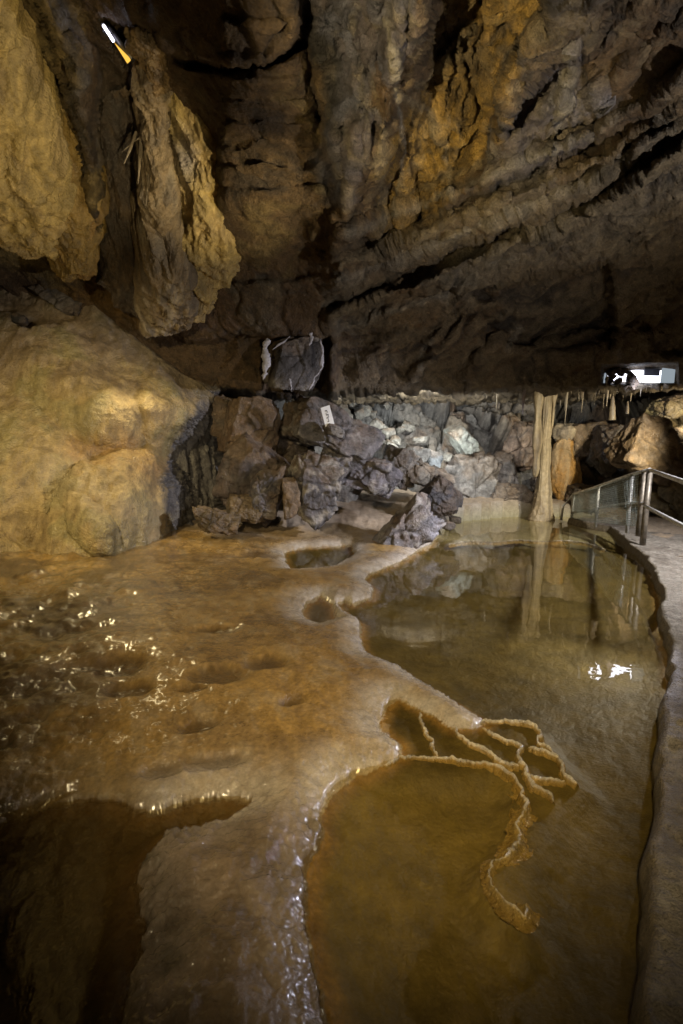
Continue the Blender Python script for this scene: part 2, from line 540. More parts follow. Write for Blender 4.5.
# sculpted relief along the normals
q = p + 0.25 * np.stack([fbm(p * 1.1, 20, 3), fbm(p * 1.1 + 9, 21, 3), fbm(p * 1.1 + 4, 22, 3)], -1)
big = fbm(q * 0.9, 1, 3)
rdg = ridged(q * np.array([1.6, 1.6, 1.1]), 3, 4) - 0.9
leftm = sst(190, 60, UU)                        # flowstone side: fluted, running down
rightm = sst(300, 360, UU)
vault = sst(215, 240, UU) * sst(345, 315, UU) * sst(50, 70, VV) * sst(290, 270, VV)
flute = vstreak(q, 2.2, .3, 7, 4)
diag = ridged(np.stack([(q[..., 0] * .8 + q[..., 2] * 0.6) * 0.6, q[..., 1] * .8, (q[..., 2] * .8 - q[..., 0] * .45) * 5.0], -1), 9, 4, .6) - 0.8
strata = fbm(np.stack([q[..., 0] * .7, q[..., 1] * .7, q[..., 2] * 6], -1), 11, 4)
f1, f2, wid = worley(q * np.array([1.5, 1.5, 1.9]), 4)
crack = np.exp(-((f2 - f1) / 0.05) ** 2)
band = sst(0, 40, VV - np.interp(UU, [340, 430, 500, 600, 683], [230, 205, 160, 150, 90])) * rightm * (1 - tailm)
fi, fk, fe = facet(np.stack([q[..., 0] * 1.5 + .4 * q[..., 2], q[..., 1] * .55, q[..., 2] * .8], -1), 14)
gi, gk, ge = facet(np.stack([q[..., 0] * 3.4 + 1.2 * q[..., 2], q[..., 1] * 1.3, q[..., 2] * 1.9], -1), 15)
crack = np.exp(-(fe / 0.05) ** 2) * sst(-.1, .25, fbm(p * .9, 17, 2))
streak = vstreak(q, 2.6, .35, 18, 4)
upper = rightm * sst(300, 230, VV)
disp = (0.06 * big + 0.01 * rdg * (1 - leftm) + 0.06 * flute * leftm + 0.065 * diag * band * sst(400, 330, VV)
        + 0.035 * strata * vault + 0.055 * streak * upper + (0.045 * fk + .022 * (fi - .5)) * rightm + (.018 * gk + .008 * (gi - .5)) * rightm
        + 0.020 * fbm(q * 3.6, 30, 4) + 0.012 * ridged(q * 7, 33, 4) * (1 - 0.6 * leftm)
        + 0.008 * fbm(q * 24, 36, 3))
disp = disp - 0.05 * crack * (1 - leftm) * (1 - vault)
pend = np.clip(fbm(p * np.array([3.2, 3.2, 1]), 61, 4) + .1, 0, 1)
disp = disp + tailm * (.16 * pend + .05 * np.clip(fbm(p * np.array([9, 9, 1]), 66, 3), -.2, 1))
niche = sst(10, 0, np.maximum(np.abs(UU - 639) - 38, np.abs(VV - 374) - 10))
disp = disp * (1 - 0.9 * niche)
p = p + n * disp[..., None]

# mineral colouring of the rock, with shadow painted into hollow and alcove
c = np.zeros(p.shape) + BROWN * 0.92
t1 = fbm(q * 1.4 + 3, 40, 4)
t2 = fbm(q * 2.3 + 8, 44, 4)
t3 = fbm(q * 0.8 + 1, 48, 3)
t5 = vstreak(q, 4.0, .5, 49, 4) * .5
t6 = vstreak(q, 9.0, .9, 149, 3) * .5
Ub, Vb = UU + 60 * .2 * t1 * 2 + 8 * t2, VV + 14 * t2


def stain(poly, col, soft=14, amt=1.0):
    global c
    d = sdist(Ub, Vb, poly)
    c = mixc(c, np.asarray(col), sst(soft, -soft, d) * amt * (0.75 + .5 * t2))


def vein(pts, w, col, amt=0.8):
    global c
    d = pdist(UU + 4 * t1, VV + 4 * t2, pts)
    c = mixc(c, np.asarray(col), np.exp(-(d / w) ** 2) * amt)


stain([(-60, -60), (80, -40), (84, 100), (110, 200), (115, 290), (60, 290), (-60, 230)], OCHRE * .9, 10)
stain([(46, -30), (66, 0), (84, 70), (92, 120), (98, 170), (88, 172), (74, 90), (48, 20)], VIOLET * .55, 5)
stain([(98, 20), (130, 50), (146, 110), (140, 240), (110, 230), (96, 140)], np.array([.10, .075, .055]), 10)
stain([(70, 250), (100, 240), (160, 300), (150, 330), (60, 300)], OCHRE * np.array([.8, .6, .35]), 10, .8)
stain([(150, -60), (305, -60), (300, 45), (180, 60)], np.array([.26, .17, .085]), 8)
stain([(225, 75), (330, 70), (335, 270), (232, 280)], np.array([.25, .16, .07]), 10, .9)
stain([(310, -40), (425, -40), (400, 60), (345, 210), (325, 200), (318, 100)], np.array([.15, .15, .20]), 8)
stain([(296, -40), (318, -40), (326, 60), (340, 130), (322, 130), (305, 60)], DARK * 1.2, 5)
stain([(445, -60), (548, -60), (545, 25), (506, 62), (496, 140), (460, 188), (430, 216), (378, 240), (372, 205), (398, 165), (415, 100)], np.array([.60, .37, .08]), 9)
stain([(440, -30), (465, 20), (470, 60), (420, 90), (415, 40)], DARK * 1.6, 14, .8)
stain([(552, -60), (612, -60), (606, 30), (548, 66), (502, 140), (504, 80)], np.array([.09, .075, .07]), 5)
stain([(520, 100), (570, 60), (595, 110), (570, 190), (500, 200), (495, 150)], VIOLET * 1.05, 10, .85)
stain([(345, 325), (440, 270), (520, 230), (600, 190), (683, 110), (700, 180), (610, 250), (530, 268), (470, 295)], GREY * .85, 12, .8)
stain([(500, 290), (600, 270), (615, 340), (520, 340)], np.array([.11, .095, .085]), 12, .85)  # alcove painted darker to stand for its shadow
stain([(600, 240), (683, 200), (690, 360), (620, 350)], np.array([.20, .15, .085]), 12, .8)
stain([(385, 272), (420, 262), (428, 330), (388, 330)], RUST * .9, 5, .9)
stain([(320, 278), (348, 274), (348, 332), (322, 332)], PALE * .55, 3, .8)
stain([(236, 286), (282, 282), (284, 332), (240, 334)], BUFF * .55, 3, .7)
stain([(165, 290), (232, 288), (234, 334), (165, 336)], np.array([.17, .10, .055]), 3, .8)
for pts, w, col in [([(388, 0), (398, 90), (404, 150), (400, 210)], 2.2, PALE), ([(572, 46), (566, 90), (552, 150)], 4, PALE * .8), ([(574, 44), (596, 84), (604, 112)], 3, VIOLET * 2),
                    ([(384, 130), (380, 190), (376, 260)], 4, BUFF * .9), ([(400, 95), (440, 62), (470, 30)], 2.5, BUFF), ([(405, 100), (430, 112), (448, 160), (452, 195)], 4, BUFF),
                    ([(350, 325), (420, 300), (470, 285)], 3, PALE * .8), ([(420, 368), (424, 350), (432, 342)], 2.2, PALE * 1.3), ([(506, 345), (515, 335), (520, 326)], 2.5, PALE * 1.3),
                    ([(129, 228), (134, 246), (136, 262), (140, 290), (147, 306)], 1.8, PALE * 1.3), ([(134, 246), (146, 240)], 1.5, PALE * 1.2), ([(117, 226), (124, 232)], 3, PALE * 1.1),
                    ([(145, 330), (150, 322), (162, 312)], 3, PALE * 1.2)]:
    vein(pts, w, col)
stain([(104, 96), (130, 84), (148, 130), (150, 190), (144, 236), (118, 226), (102, 160)], np.array([.05, .04, .032]), 8)  # shadow of the hollow painted in as darker rock
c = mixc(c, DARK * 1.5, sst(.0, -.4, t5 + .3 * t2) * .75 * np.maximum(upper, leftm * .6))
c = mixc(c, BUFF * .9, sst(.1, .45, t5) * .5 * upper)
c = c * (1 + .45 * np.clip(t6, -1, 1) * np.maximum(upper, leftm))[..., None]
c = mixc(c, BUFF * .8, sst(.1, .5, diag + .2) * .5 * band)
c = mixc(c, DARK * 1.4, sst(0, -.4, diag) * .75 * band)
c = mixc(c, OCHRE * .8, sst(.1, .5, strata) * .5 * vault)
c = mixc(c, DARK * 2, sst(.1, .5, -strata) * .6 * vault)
for k_ in range(7):
    o_ = k_ * 17
    vein([(330 + o_ * .2, 316 - o_), (420 + o_ * .1, 282 - o_ * .95), (505, 244 - o_ * .9), (590, 212 - o_ * .9), (690, 138 - o_ * .8)], 3.5, (BUFF, DARK * 2, PALE * .9)[k_ % 3], .5)
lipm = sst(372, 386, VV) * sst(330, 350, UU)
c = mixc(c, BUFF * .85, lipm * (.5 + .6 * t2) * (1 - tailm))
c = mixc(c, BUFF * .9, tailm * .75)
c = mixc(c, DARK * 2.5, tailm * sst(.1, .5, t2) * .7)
c = mixc(c, DARK * 1.3, crack * .5 * (1 - leftm) * (1 - vault) * (1 - tailm))
wet = .25 + .6 * sst(0, .5, t3 + .3 * t1)
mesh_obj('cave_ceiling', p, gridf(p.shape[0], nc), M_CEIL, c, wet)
bpy.data.objects['cave_ceiling']['kind'] = 'structure'
CEIL = p[na:na + len(tv)]


def ceil_at(u, v):                  # the finished rock surface at a pixel of the sheet
    j = int(np.argmin(np.abs(us - u)))
    i = int(np.argmin(np.abs(V[:, j] - v)))
    return CEIL[i, j]
# ------------------------------------------------------------------ floor, pool, path
POOL = [(452, 522), (500, 517), (560, 516), (592, 517), (622, 528), (640, 545), (655, 575), (662, 603), (668, 640), (680, 700), (680, 1000), (700, 1400), (330, 1400),
        (330, 1100), (328, 1024), (322, 990), (310, 960), (303, 930), (302, 900), (304, 870), (311, 850), (318, 830), (322, 805), (330, 785), (350, 772), (381, 765),
        (396, 756), (398, 744), (380, 733), (376, 722), (384, 706), (394, 699), (405, 701), (413, 706), (437, 716), (455, 728), (474, 727), (482, 721),
        (462, 707), (430, 688), (395, 666), (380, 660), (368, 655), (359, 638), (360, 621), (342, 612), (337, 603), (344, 600), (352, 603), (370, 597), (374, 589), (364, 580), (372, 572), (400, 561), (430, 543)]
POOL_B = [(-300, 850), (-60, 826), (0, 821), (31, 809), (77, 798), (123, 801), (150, 811), (195, 799), (230, 795), (256, 797), (252, 808), (225, 825), (169, 837), (140, 862), (136, 880), (138, 909),
          (148, 930), (146, 955), (130, 980), (124, 1024), (110, 1100), (100, 1400), (-900, 1400)]
POOL_C = [(300, 612), (306, 601), (322, 596), (334, 604), (338, 618), (320, 625), (306, 621)]
POOL_D = [(283, 553), (300, 548), (352, 545), (354, 556), (332, 568), (290, 571)]
gp = lambda poly, z=0.0: [tuple(G(a, b, z)[:2]) for a, b in poly]

fu = np.r_[np.linspace(-700, -30, 70)[:-1], np.arange(-30, 705, 1.5), np.linspace(705, 1400, 50)[1:]]
fv = np.r_[np.linspace(484, 505, 12)[:-1], np.arange(505, 640, 1.0), np.arange(640, 1040, 1.6), np.linspace(1040, 1400, 40)[1:]]
FV = fv[:, None] + 0 * fu[None]
FU = fu[None] + 0 * FV
FV2 = FV + 0
g = G(FU, FV2)
X, YY = g[..., 0], g[..., 1]
w1 = 0.05 * fbm(g * 3.0, 60, 3) + 0.02 * fbm(g * 14, 61, 3)
w2 = 0.05 * fbm(g * 3.0 + 7, 63, 3) + 0.02 * fbm(g * 14 + 5, 64, 3)
near = sst(3.5, 1.2, YY) * .5 + .5
Xw, Yw = X + w1 * .55, YY + w2 * .55
dm = sdist(Xw, Yw, gp(POOL))
db = sdist(Xw, Yw, gp(POOL_B))
dc = np.minimum(sdist(Xw, Yw, gp(POOL_C)), sdist(Xw, Yw, gp(POOL_D)))
d = np.minimum(np.minimum(dm, db), dc)
shallow = sst(541, 537, FV2 + 2.0 * fbm(g * 2, 66, 2)) * sst(400, 440, FU)
bed_m = -0.016 - 0.13 * (1 - np.exp(dm / 0.30))
ddam = sdist(Xw, Yw, gp([(384, 764), (500, 768), (525, 790), (522, 830), (494, 865), (500, 895), (523, 912), (530, 860), (560, 800), (582, 782), (560, 752), (535, 728), (508, 720), (480, 723), (440, 715), (395, 698), (376, 722)]))
bed_m = bed_m * (1 - .78 * sst(.16, -.02, ddam))
bed_m = bed_m * (1 - shallow) + (-0.018) * shallow
bed_b = -0.012 - 0.17 * (1 - np.exp(db / 0.5))
bed_c = -0.01 - 0.05 * (1 - np.exp(dc / 0.1))
land = 0.012 + 0.05 * (1 - np.exp(-np.maximum(d, 0) / 0.10)) + 0.05 * (1 - np.exp(-np.maximum(d, 0) / 0.8))
land += 0.30 * sst(8.6, 12, YY) * sst(9, 3, X) + 0.05 * sst(0.5, 2.5, np.maximum(d, 0))
h = np.where(dm < 0, bed_m, np.where(db < 0, bed_b, np.where(dc < 0, bed_c, land)))
inl = sst(0.0, 0.25, d)
# rounded popcorn on the rims, gentle rills over the apron
f1, f2, wid = worley(np.stack([Xw * 28, Yw * 28, 0 * X], -1), 70)
g1, g2, _ = worley(np.stack([Xw * 75, Yw * 75, 0 * X], -1), 71)
rim = np.exp(-(np.maximum(d, 0) / 0.16) ** 2) * (d > -0.03)
tongue = sst(125, 150, FU) * sst(345, 330, FU) * sst(800, 840, FV2) * (d > -0.02)
h += rim * (0.018 * (0.6 - f1) + 0.009 * (0.6 - g1))
h += tongue * (0.006 * (0.6 - f1) + 0.004 * (.6 - g1) + .02 * fbm(g * 5, 72, 3))
flow = np.stack([X * 3.0 + .8 * YY, YY * 1.1 - .3 * X, 0 * X], -1)
h += inl * (0.022 * fbm(g * 1.7, 73, 3) + 0.007 * ridged(flow * 1.6, 74, 3) + 0.0022 * fbm(g * 22, 75, 3) + .0035 * ridged(np.stack([X * 5 + YY * 3 + 4 * w1, YY * 17 - X * 6 + 6 * w2, 0 * X], -1), 79, 3) * sst(-.3, .2, fbm(g * 1.5, 179, 2) + .1))
lumpy = sst(190, 40, FU) * sst(540, 575, FV2) * inl
l1, l2, _ = worley(np.stack([X * 2.6 + w1 * 6, YY * 1.9 + w2 * 6, 0 * X], -1), 76)
l3, l4, _ = worley(np.stack([X * 7 + w1 * 9, YY * 4 + w2 * 9, 0 * X], -1), 77)
h += lumpy * (0.09 * (0.55 - l1) + 0.03 * (0.5 - l3) + .015 * fbm(g * 6, 78, 3))
hol = np.zeros_like(h)
for (a, b, ra, rb) in [(218, 690, 30, 9), (267, 675, 22, 9), (201, 738, 19, 8), (209, 773, 34, 9), (158, 783, 22, 9), (192, 703, 14, 5), (262, 560, 24, 4), (120, 680, 26, 8), (60, 650, 30, 10), (130, 705, 24, 7), (290, 715, 12, 6), (215, 640, 20, 4)]:
    e = ((FU - a + (FV2 - b) * 1.2 + 70 * w1) / ra) ** 2 + ((FV2 - b + 70 * w2) / rb) ** 2
    hol = np.maximum(hol, np.exp(-e ** 2.5))
h -= 0.038 * hol * inl
ck = np.exp(-(pdist(FU + 60 * w1, FV2 + 60 * w2, [(-20, 822), (20, 812), (50, 800), (78, 792)]) / 3) ** 2)
h -= 0.05 * ck
back = sst(8.0, 9.5, YY) * inl
h += back * (.05 * fbm(g * 2.2, 80, 4) + .02 * fbm(g * 9, 84, 3))
fl = g.copy()
fl[..., 2] = h + (d < 0) * (.012 * fbm(g * 2.5, 86, 4) + .004 * fbm(g * 16, 87, 3)) * (1 - shallow * .8)
t1 = fbm(g * 1.1, 90, 4); t2 = fbm(g * 4, 91, 4); t3 = fbm(flow * 2.4, 93, 4)
c = np.zeros(fl.shape) + OCHRE * np.array([.92, .78, .66])
c = mixc(c, MUD * .75, sst(-.15, .4, t1) * .55)
c = mixc(c, BUFF * .9, sst(.1, .5, t3) * .35)
c = mixc(c, np.array([.13, .075, .028]), sst(.05, .4, -t3 + .3 * t2) * .35)
c = c * (1 + .35 * fbm(g * 40, 94, 3))[..., None]
c = mixc(c, np.array([.09, .055, .025]), hol * .8)
c = mixc(c, np.array([.10, .066, .035]), lumpy * sst(-.35, .35, t2 * .5 + t1) * .95)
c = mixc(c, np.array([.66, .60, .54]), rim * np.clip(.9 + .8 * t2, 0, 1) * (d > -.02) * sst(340, 290, np.abs(FU - 420) + 40) )
c = mixc(c, BUFF * .8, rim * .5 * (d > -.02))
c = mixc(c, np.array([.20, .15, .11]) * (1 + .8 * t2[..., None]), tongue * .8)
c = mixc(c, np.array([.07, .06, .035]), np.exp(-(pdist(FU + 150 * w1, FV2 + 150 * w2, [(146, 868), (150, 905), (160, 945), (172, 975)]) / 13) ** 2) * sst(-.3, .3, t2) * .9 * tongue)
c = mixc(c, np.array([.42, .34, .26]), back * .85)
c = mixc(c, np.array([.14, .10, .07]), np.exp(-(pdist(FU, FV2 + 20 * w1, [(338, 532), (352, 524), (378, 517)]) / 7) ** 2) * .75)
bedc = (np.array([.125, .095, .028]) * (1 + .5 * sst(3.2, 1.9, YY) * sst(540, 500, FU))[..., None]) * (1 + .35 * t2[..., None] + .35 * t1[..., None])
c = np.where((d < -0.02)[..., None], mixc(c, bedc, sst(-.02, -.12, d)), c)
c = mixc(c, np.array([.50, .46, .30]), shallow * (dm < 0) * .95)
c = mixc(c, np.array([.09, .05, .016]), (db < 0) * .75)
wet = np.clip(.72 + .5 * t1 + .3 * sst(300, 150, FU) + .4 * rim - .8 * back, 0, 1) * (d > -.015)
ridge_crack = pdist(Xw, Yw, gp([(548, 560), (530, 620), (545, 665)]))
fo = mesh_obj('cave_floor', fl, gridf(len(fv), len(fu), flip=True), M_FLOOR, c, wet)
fo['kind'] = 'structure'
FL, FLU, FLV = fl, FU, FV2


def floor_z(x, y):
    i = np.argmin((FL[::3, ::3, 0] - x) ** 2 + (FL[::3, ::3, 1] - y) ** 2)
    return FL[::3, ::3, 2].ravel()[i]


# pool surface
M_WATER = water_material('pool_water_surface', (.90, .84, .66), 0.0, 0.003, 2.2)
wx = np.linspace(-9, 10, 40); wy = np.linspace(-6, 17, 50)
wp = np.stack(np.meshgrid(wx, wy, indexing='xy') + [np.zeros((50, 40))], -1)
wo = mesh_obj('pool_water', wp, gridf(50, 40, flip=True), M_WATER)
wo['kind'] = 'structure'

# footpath beside the pool: top edge traced, a rough face falling into the water
PZ = 0.11
edge = [(568, 517.5), (588, 522.5), (611, 526), (624, 536), (630, 543), (643, 552), (653, 566), (659, 577), (665, 587), (663, 604), (668, 628), (674, 651), (677, 668), (670, 686), (665, 702), (663, 740), (661, 780), (658, 850), (655, 900), (653, 950), (650, 1024), (645, 1150), (640, 1400)]
ep = np.array([G(a, b, PZ) for a, b in edge])
ep = np.r_[ep, [ep[-1] + [-.02, -1.5, 0], ep[-1] + [-.05, -6, 0]]]
seg = np.r_[0, np.cumsum(np.linalg.norm(np.diff(ep, axis=0), axis=1))]
ss = np.unique(np.r_[np.arange(0, seg[-5], .018), np.arange(seg[-5], seg[-1], .1)])
E_ = np.stack([np.interp(ss, seg, ep[:, k]) for k in range(3)], -1)
def sm(a, k):
    kk = np.ones(k) / k
    b = np.pad(a, (k // 2, k - 1 - k // 2), mode='edge')
    return np.convolve(b, kk, 'valid')
E_[:, 0] = sm(E_[:, 0], 7); E_[:, 1] = sm(E_[:, 1], 7)
tang = np.gradient(E_, axis=0); tang /= np.linalg.norm(tang, axis=1, keepdims=True) + 1e-9
side = np.stack([-tang[:, 1], tang[:, 0], 0 * tang[:, 0]], -1)        # away from the pool
side = np.where((side[:, :1] < -.99), side, side)
E_ = E_ + side * (0.035 * fbm(E_ * 2, 100, 3) + 0.006 * fbm(E_ * 9, 101, 3))[:, None]
ns = len(ss)
face_off = [(-.05, -.34), (-.042, -.22), (-.036, -.1), (-.032, -.05), (-.03, 0.0), (-.027, .02), (-.022, .04), (-.016, .06), (-.01, .08), (-.004, .095), (0.004, PZ - .006)]
cols = []
for a, zz in face_off:
    q = E_ + side * a
    q[:, 2] = zz
    cols.append(q)
tt = np.r_[np.arange(.02, .9, .016), np.linspace(.9, 7.5, 150)]
far_dir = np.array([1.0, 0.10, 0])
for a in tt:
    bl = min(1, a / .5)
    q = E_ + (side * (1 - bl) + far_dir * bl) * a
    q[:, 2] = PZ
    cols.append(q)
pp = np.stack(cols, 1)
nf = len(face_off)
mtop = np.zeros(pp.shape[:2]); mtop[:, nf:] = 1
nz = fbm(pp * 7, 110, 4) * .02 + fbm(pp * 22, 111, 3) * .006 + fbm(pp * 1.3, 112, 3) * .03
grav = worley(pp * np.array([30, 30, 0]) + 3, 113)[0]
pp[..., 2] += mtop * (nz + .003 * (.6 - grav)) * sst(-.2, .3, fbm(pp * 1.5, 115, 2) + .25)
pp += (1 - mtop)[..., None] * side[:, None] * (fbm(pp * 6, 114, 3) * .008)[..., None]
pc = np.zeros(pp.shape) + np.array([.36, .31, .25])
pc = mixc(pc, np.array([.20, .16, .12]), sst(-.1, .4, fbm(pp * 2.4, 116, 4)) * .6)
pc = mixc(pc, np.array([.55, .50, .42]), sst(.05, .4, fbm(pp * 9, 117, 3)) * .4)
pc = mixc(pc, np.array([.27, .21, .12]) , (1 - mtop) * .9)
po = mesh_obj('footpath', pp, gridf(ns, pp.shape[1]), M_PATH, pc, .35 + .4 * fbm(pp * 2, 118, 3))
po['kind'] = 'structure'


# rimstone dams: thin calcite lips standing just above the water
def rimdam(px, w_, hgt, label, col=(.50, .36, .18), seed=0, zb=-.06, z0=.008):
    a = np.array([G(u_, v_, z0) for u_, v_ in px])
    s0 = np.r_[0, np.cumsum(np.linalg.norm(np.diff(a, axis=0), axis=1))]
    s = np.arange(0, s0[-1], .006)
    q = np.stack([np.interp(s, s0, a[:, k]) for k in range(3)], -1)
    k = max(3, int(.03 / .006))
    for j in (0, 1):
        q[:, j] = sm(q[:, j], k)
    q[:, 0] += .020 * fbm(q * 9, 200 + seed, 3) + 0.012 * fbm(q * 30, 204 + seed, 2)
    q[:, 1] += 0.024 * fbm(q * 9 + 5, 201 + seed, 3) + .014 * fbm(q * 30 + 5, 206 + seed, 2)
    t_ = np.gradient(q, axis=0); t_[:, 2] = 0
    t_ /= np.linalg.norm(t_, axis=1, keepdims=True) + 1e-9
    sd = np.stack([-t_[:, 1], t_[:, 0], 0 * t_[:, 0]], -1)
    prof = np.linspace(-1, 1, 25)
    end = np.minimum(np.minimum(s, s[-1] - s) / .05, 1)
    hh = hgt * (.85 + .45 * fbm(q * 8, 202 + seed, 3) + .2 * fbm(q * 40, 205 + seed, 2)) * (.2 + .8 * end)
    rows = []
    for x in prof:
        r = q + sd * (x * w_ * .8 * (1 + .8 * fbm(q * 7, 203 + seed, 3)))[:, None]
        z = zb + (hh - zb) * np.exp(-np.abs(x / .36) ** 1.5)
        r[:, 2] = z
        rows.append(r)
    r = np.stack(rows, 1)
    f_ = worley(r * 60, 207)[0]
    r += np.stack([fbm(r * 40, 208, 2) * .005, fbm(r * 40 + 3, 209, 2) * .005, (.55 - f_) * .008], -1)
    cc = np.zeros(r.shape) + np.array(col)
    cc = mixc(cc, np.array([.64, .57, .46]), sst(-.004, .010, r[..., 2] + .006 * fbm(r * 20, 210, 3)))
    cc = cc * (1 + .4 * fbm(r * 8, 211, 3))[..., None]
    cc = mixc(cc, np.array([.40, .28, .09]), sst(-.006, -.025, r[..., 2]))
    o = mesh_obj('rimstone_dam', r, gridf(len(s), 25, flip=True), M_RIM, cc, np.full(r.shape[:2], .85))
    return tag(o, label, 'rimstone dam', 'rimstone dams in the pool')


rimdam([(381, 765), (402, 756.5), (420, 755), (441, 756), (476, 761), (500, 767), (514, 775), (521, 788), (524, 800), (526, 810)],
       .07, .016, 'long amber rimstone dam along the far side of the nearest pool', (.46, .32, .12), 1)
rimdam([(524, 806), (516, 821), (521, 837), (511, 850), (493, 861), (491, 872), (494, 883), (510, 903), (523, 914), (527, 900)], .055, .006,
       'amber half drowned dam curling in a hook at the end of the nearest pool', (.48, .36, .15), 5, zb=-.03)
rimdam([(480, 722), (494, 720), (508, 720.5), (522, 722), (532, 724.5), (542, 732), (538, 741), (550, 748), (563, 759), (562, 770), (570, 780), (580, 785)],
       .06, .022, 'outermost crinkled dam rim facing the open main pool', (.50, .37, .18), 12)
rimdam([(450, 716), (455, 727), (460, 734), (476, 744), (492, 754), (507, 763), (524, 767)], .07, .018, 'thin pale dam lip slanting across the middle of the little terraced basins', (.50, .37, .18), 23)
rimdam([(481, 728), (500, 736), (516, 741), (525, 745), (518, 752), (523, 762), (529, 775), (535, 788)], .07, .017, 'zigzag dam lip between the middle basin and the small round basin', (.50, .37, .18), 34)
rimdam([(525, 745), (535, 747), (548, 750), (560, 757)], .06, .015, 'short dam lip closing the small round basin on its far side', (.50, .37, .18), 45)
rimdam([(420, 710), (423, 726), (431, 737), (436, 756)], .065, .016, 'shortest dam lip crossing the first basin beside the apron', (.50, .37, .18), 56)
rimdam([(525, 772), (540, 777), (552, 778), (566, 779)], .07, .014, 'dam fringe of small steps spilling below the round basin', (.50, .37, .18), 67)
rimdam([(528, 778), (538, 786), (546, 790), (553, 800)], .07, .014, 'lowest broken dam fringe beside the hooked dam', (.50, .37, .18), 78)
rimdam([(448, 544), (470, 540.5), (492, 541.5), (520, 539.5), (545, 541), (566, 540), (588, 542.5), (606, 549)], .05, .007, 'low straight dam across the far end of the pool before the stone column', (.26, .21, .11), 89, zb=-.05)
# ------------------------------------------------------------------ broken back wall
bu = np.r_[np.linspace(60, 320, 60)[:-1], np.arange(320, 700, 1.0), np.linspace(700, 1250, 70)[1:]]
bv = np.r_[np.linspace(372, 390, 8)[:-1], np.arange(390, 530, 1.0), np.linspace(530, 560, 6)[1:]]
BU, BV = np.meshgrid(bu, bv)
bc = [(60, 390, 11.5), (60, 530, 10.5), (200, 390, 11.3), (200, 520, 10.2), (330, 395, 14.5), (330, 440, 13.0), (330, 480, 11.6), (330, 530, 10.8), (400, 395, 15), (400, 450, 13.5), (400, 520, 12.0),
      (450, 395, 15.3), (470, 460, 13.0), (470, 520, 12.4), (540, 395, 15.6), (540, 450, 13.6), (540, 520, 12.8), (600, 400, 15.5), (600, 450, 13.4), (600, 520, 12.4),
      (640, 412, 14), (660, 455, 11.6), (640, 520, 11.6), (683, 412, 12.6), (690, 460, 10.4), (683, 520, 10.4), (800, 400, 9), (800, 520, 8.6), (1000, 400, 7), (1000, 520, 6.8), (1250, 400, 5.5), (1250, 520, 5.2)]
bp = P(BU, BV, rbf(bc, BU, BV))
n = gnormals(bp)
vw = bp - np.array([0, 0, EYE])
n = np.where(((n * vw).sum(-1) > 0)[..., None], -n, n)
q = bp + .22 * np.stack([fbm(bp * 1.3, 300, 3), fbm(bp * 1.3 + 5, 301, 3), fbm(bp * 1.3 + 9, 302, 3)], -1)
i1, k1, e1 = facet(q * np.array([1.05, 1.05, .55]), 310)
i2, k2, e2 = facet(q * np.array([2.5, 2.5, 1.35]), 320)
i3, k3, e3 = facet(q * np.array([5.5, 5.5, 6.0]), 330)
dsp = 0.62 * (i1 - .5) + .5 * k1 - .32 * np.exp(-(e1 / .06) ** 2) + .20 * (i2 - .5) + .14 * k2 - .09 * np.exp(-(e2 / .06) ** 2) + .05 * (i3 - .5) + .05 * k3 + .03 * fbm(q * 6, 340, 4)
bp = bp + n * (dsp * sst(525, 500, BV))[..., None]
c = np.zeros(bp.shape) + np.array([.40, .38, .35])
c = mixc(c, np.array([.42, .33, .22]), sst(.25, .8, i1) * .7)
c = mixc(c, GREY * .8, sst(.6, .2, i2) * .5)
c = mixc(c, RUST * 1.1, sst(.1, .5, fbm(q * 1.2, 350, 4)) * .6)
c = mixc(c, PALE, sst(.1, .5, fbm(q * 2.4, 354, 4)) * .35)
c = mixc(c, DARK, np.exp(-(e1 / .06) ** 2) * .6 + np.exp(-(e2 / .05) ** 2) * .3)
c = mixc(c, np.array([.34, .36, .37]), sst(470, 400, BU) * .5)
c = mixc(c, OCHRE * .95, sst(600, 660, BU) * .6)
wo = mesh_obj('cave_wall', bp, gridf(len(bv), len(bu)), M_WALL, c, .25 + 0 * e1)
wo['kind'] = 'structure'

# left wall closing the chamber beyond the frame, and the right one behind the path
for sx, name in ((-1, 'cave_wall'), (1, 'cave_wall')):
    yy = np.linspace(-6, 12, 120); zz = np.linspace(-.6, 6.5, 60)
    A, B = np.meshgrid(yy, zz)
    q = np.stack([sx * (7.6 + .12 * A + .5 * np.sin(A * .5)), A, B], -1)
    q[..., 0] += sx * (.5 * fbm(q * .5, 360, 4) + .15 * ridged(q * 1.5, 364, 3))
    cc = np.zeros(q.shape) + BROWN * (1 + .5 * fbm(q * 1.2, 366, 3))[..., None]
    o = mesh_obj(name, q, gridf(60, 120), M_WALL, cc, .3 + 0 * A)
    o['kind'] = 'structure'
A, B = np.meshgrid(np.linspace(-12, 12, 90), np.linspace(-.6, 5.2, 40))
q = np.stack([A, -5.0 + 0 * A, B], -1)
q[..., 1] += .5 * fbm(q * .5, 370, 4)
o = mesh_obj('cave_wall', q, gridf(40, 90), M_WALL, np.zeros(q.shape) + BROWN, .3 + 0 * A)
o['kind'] = 'structure'


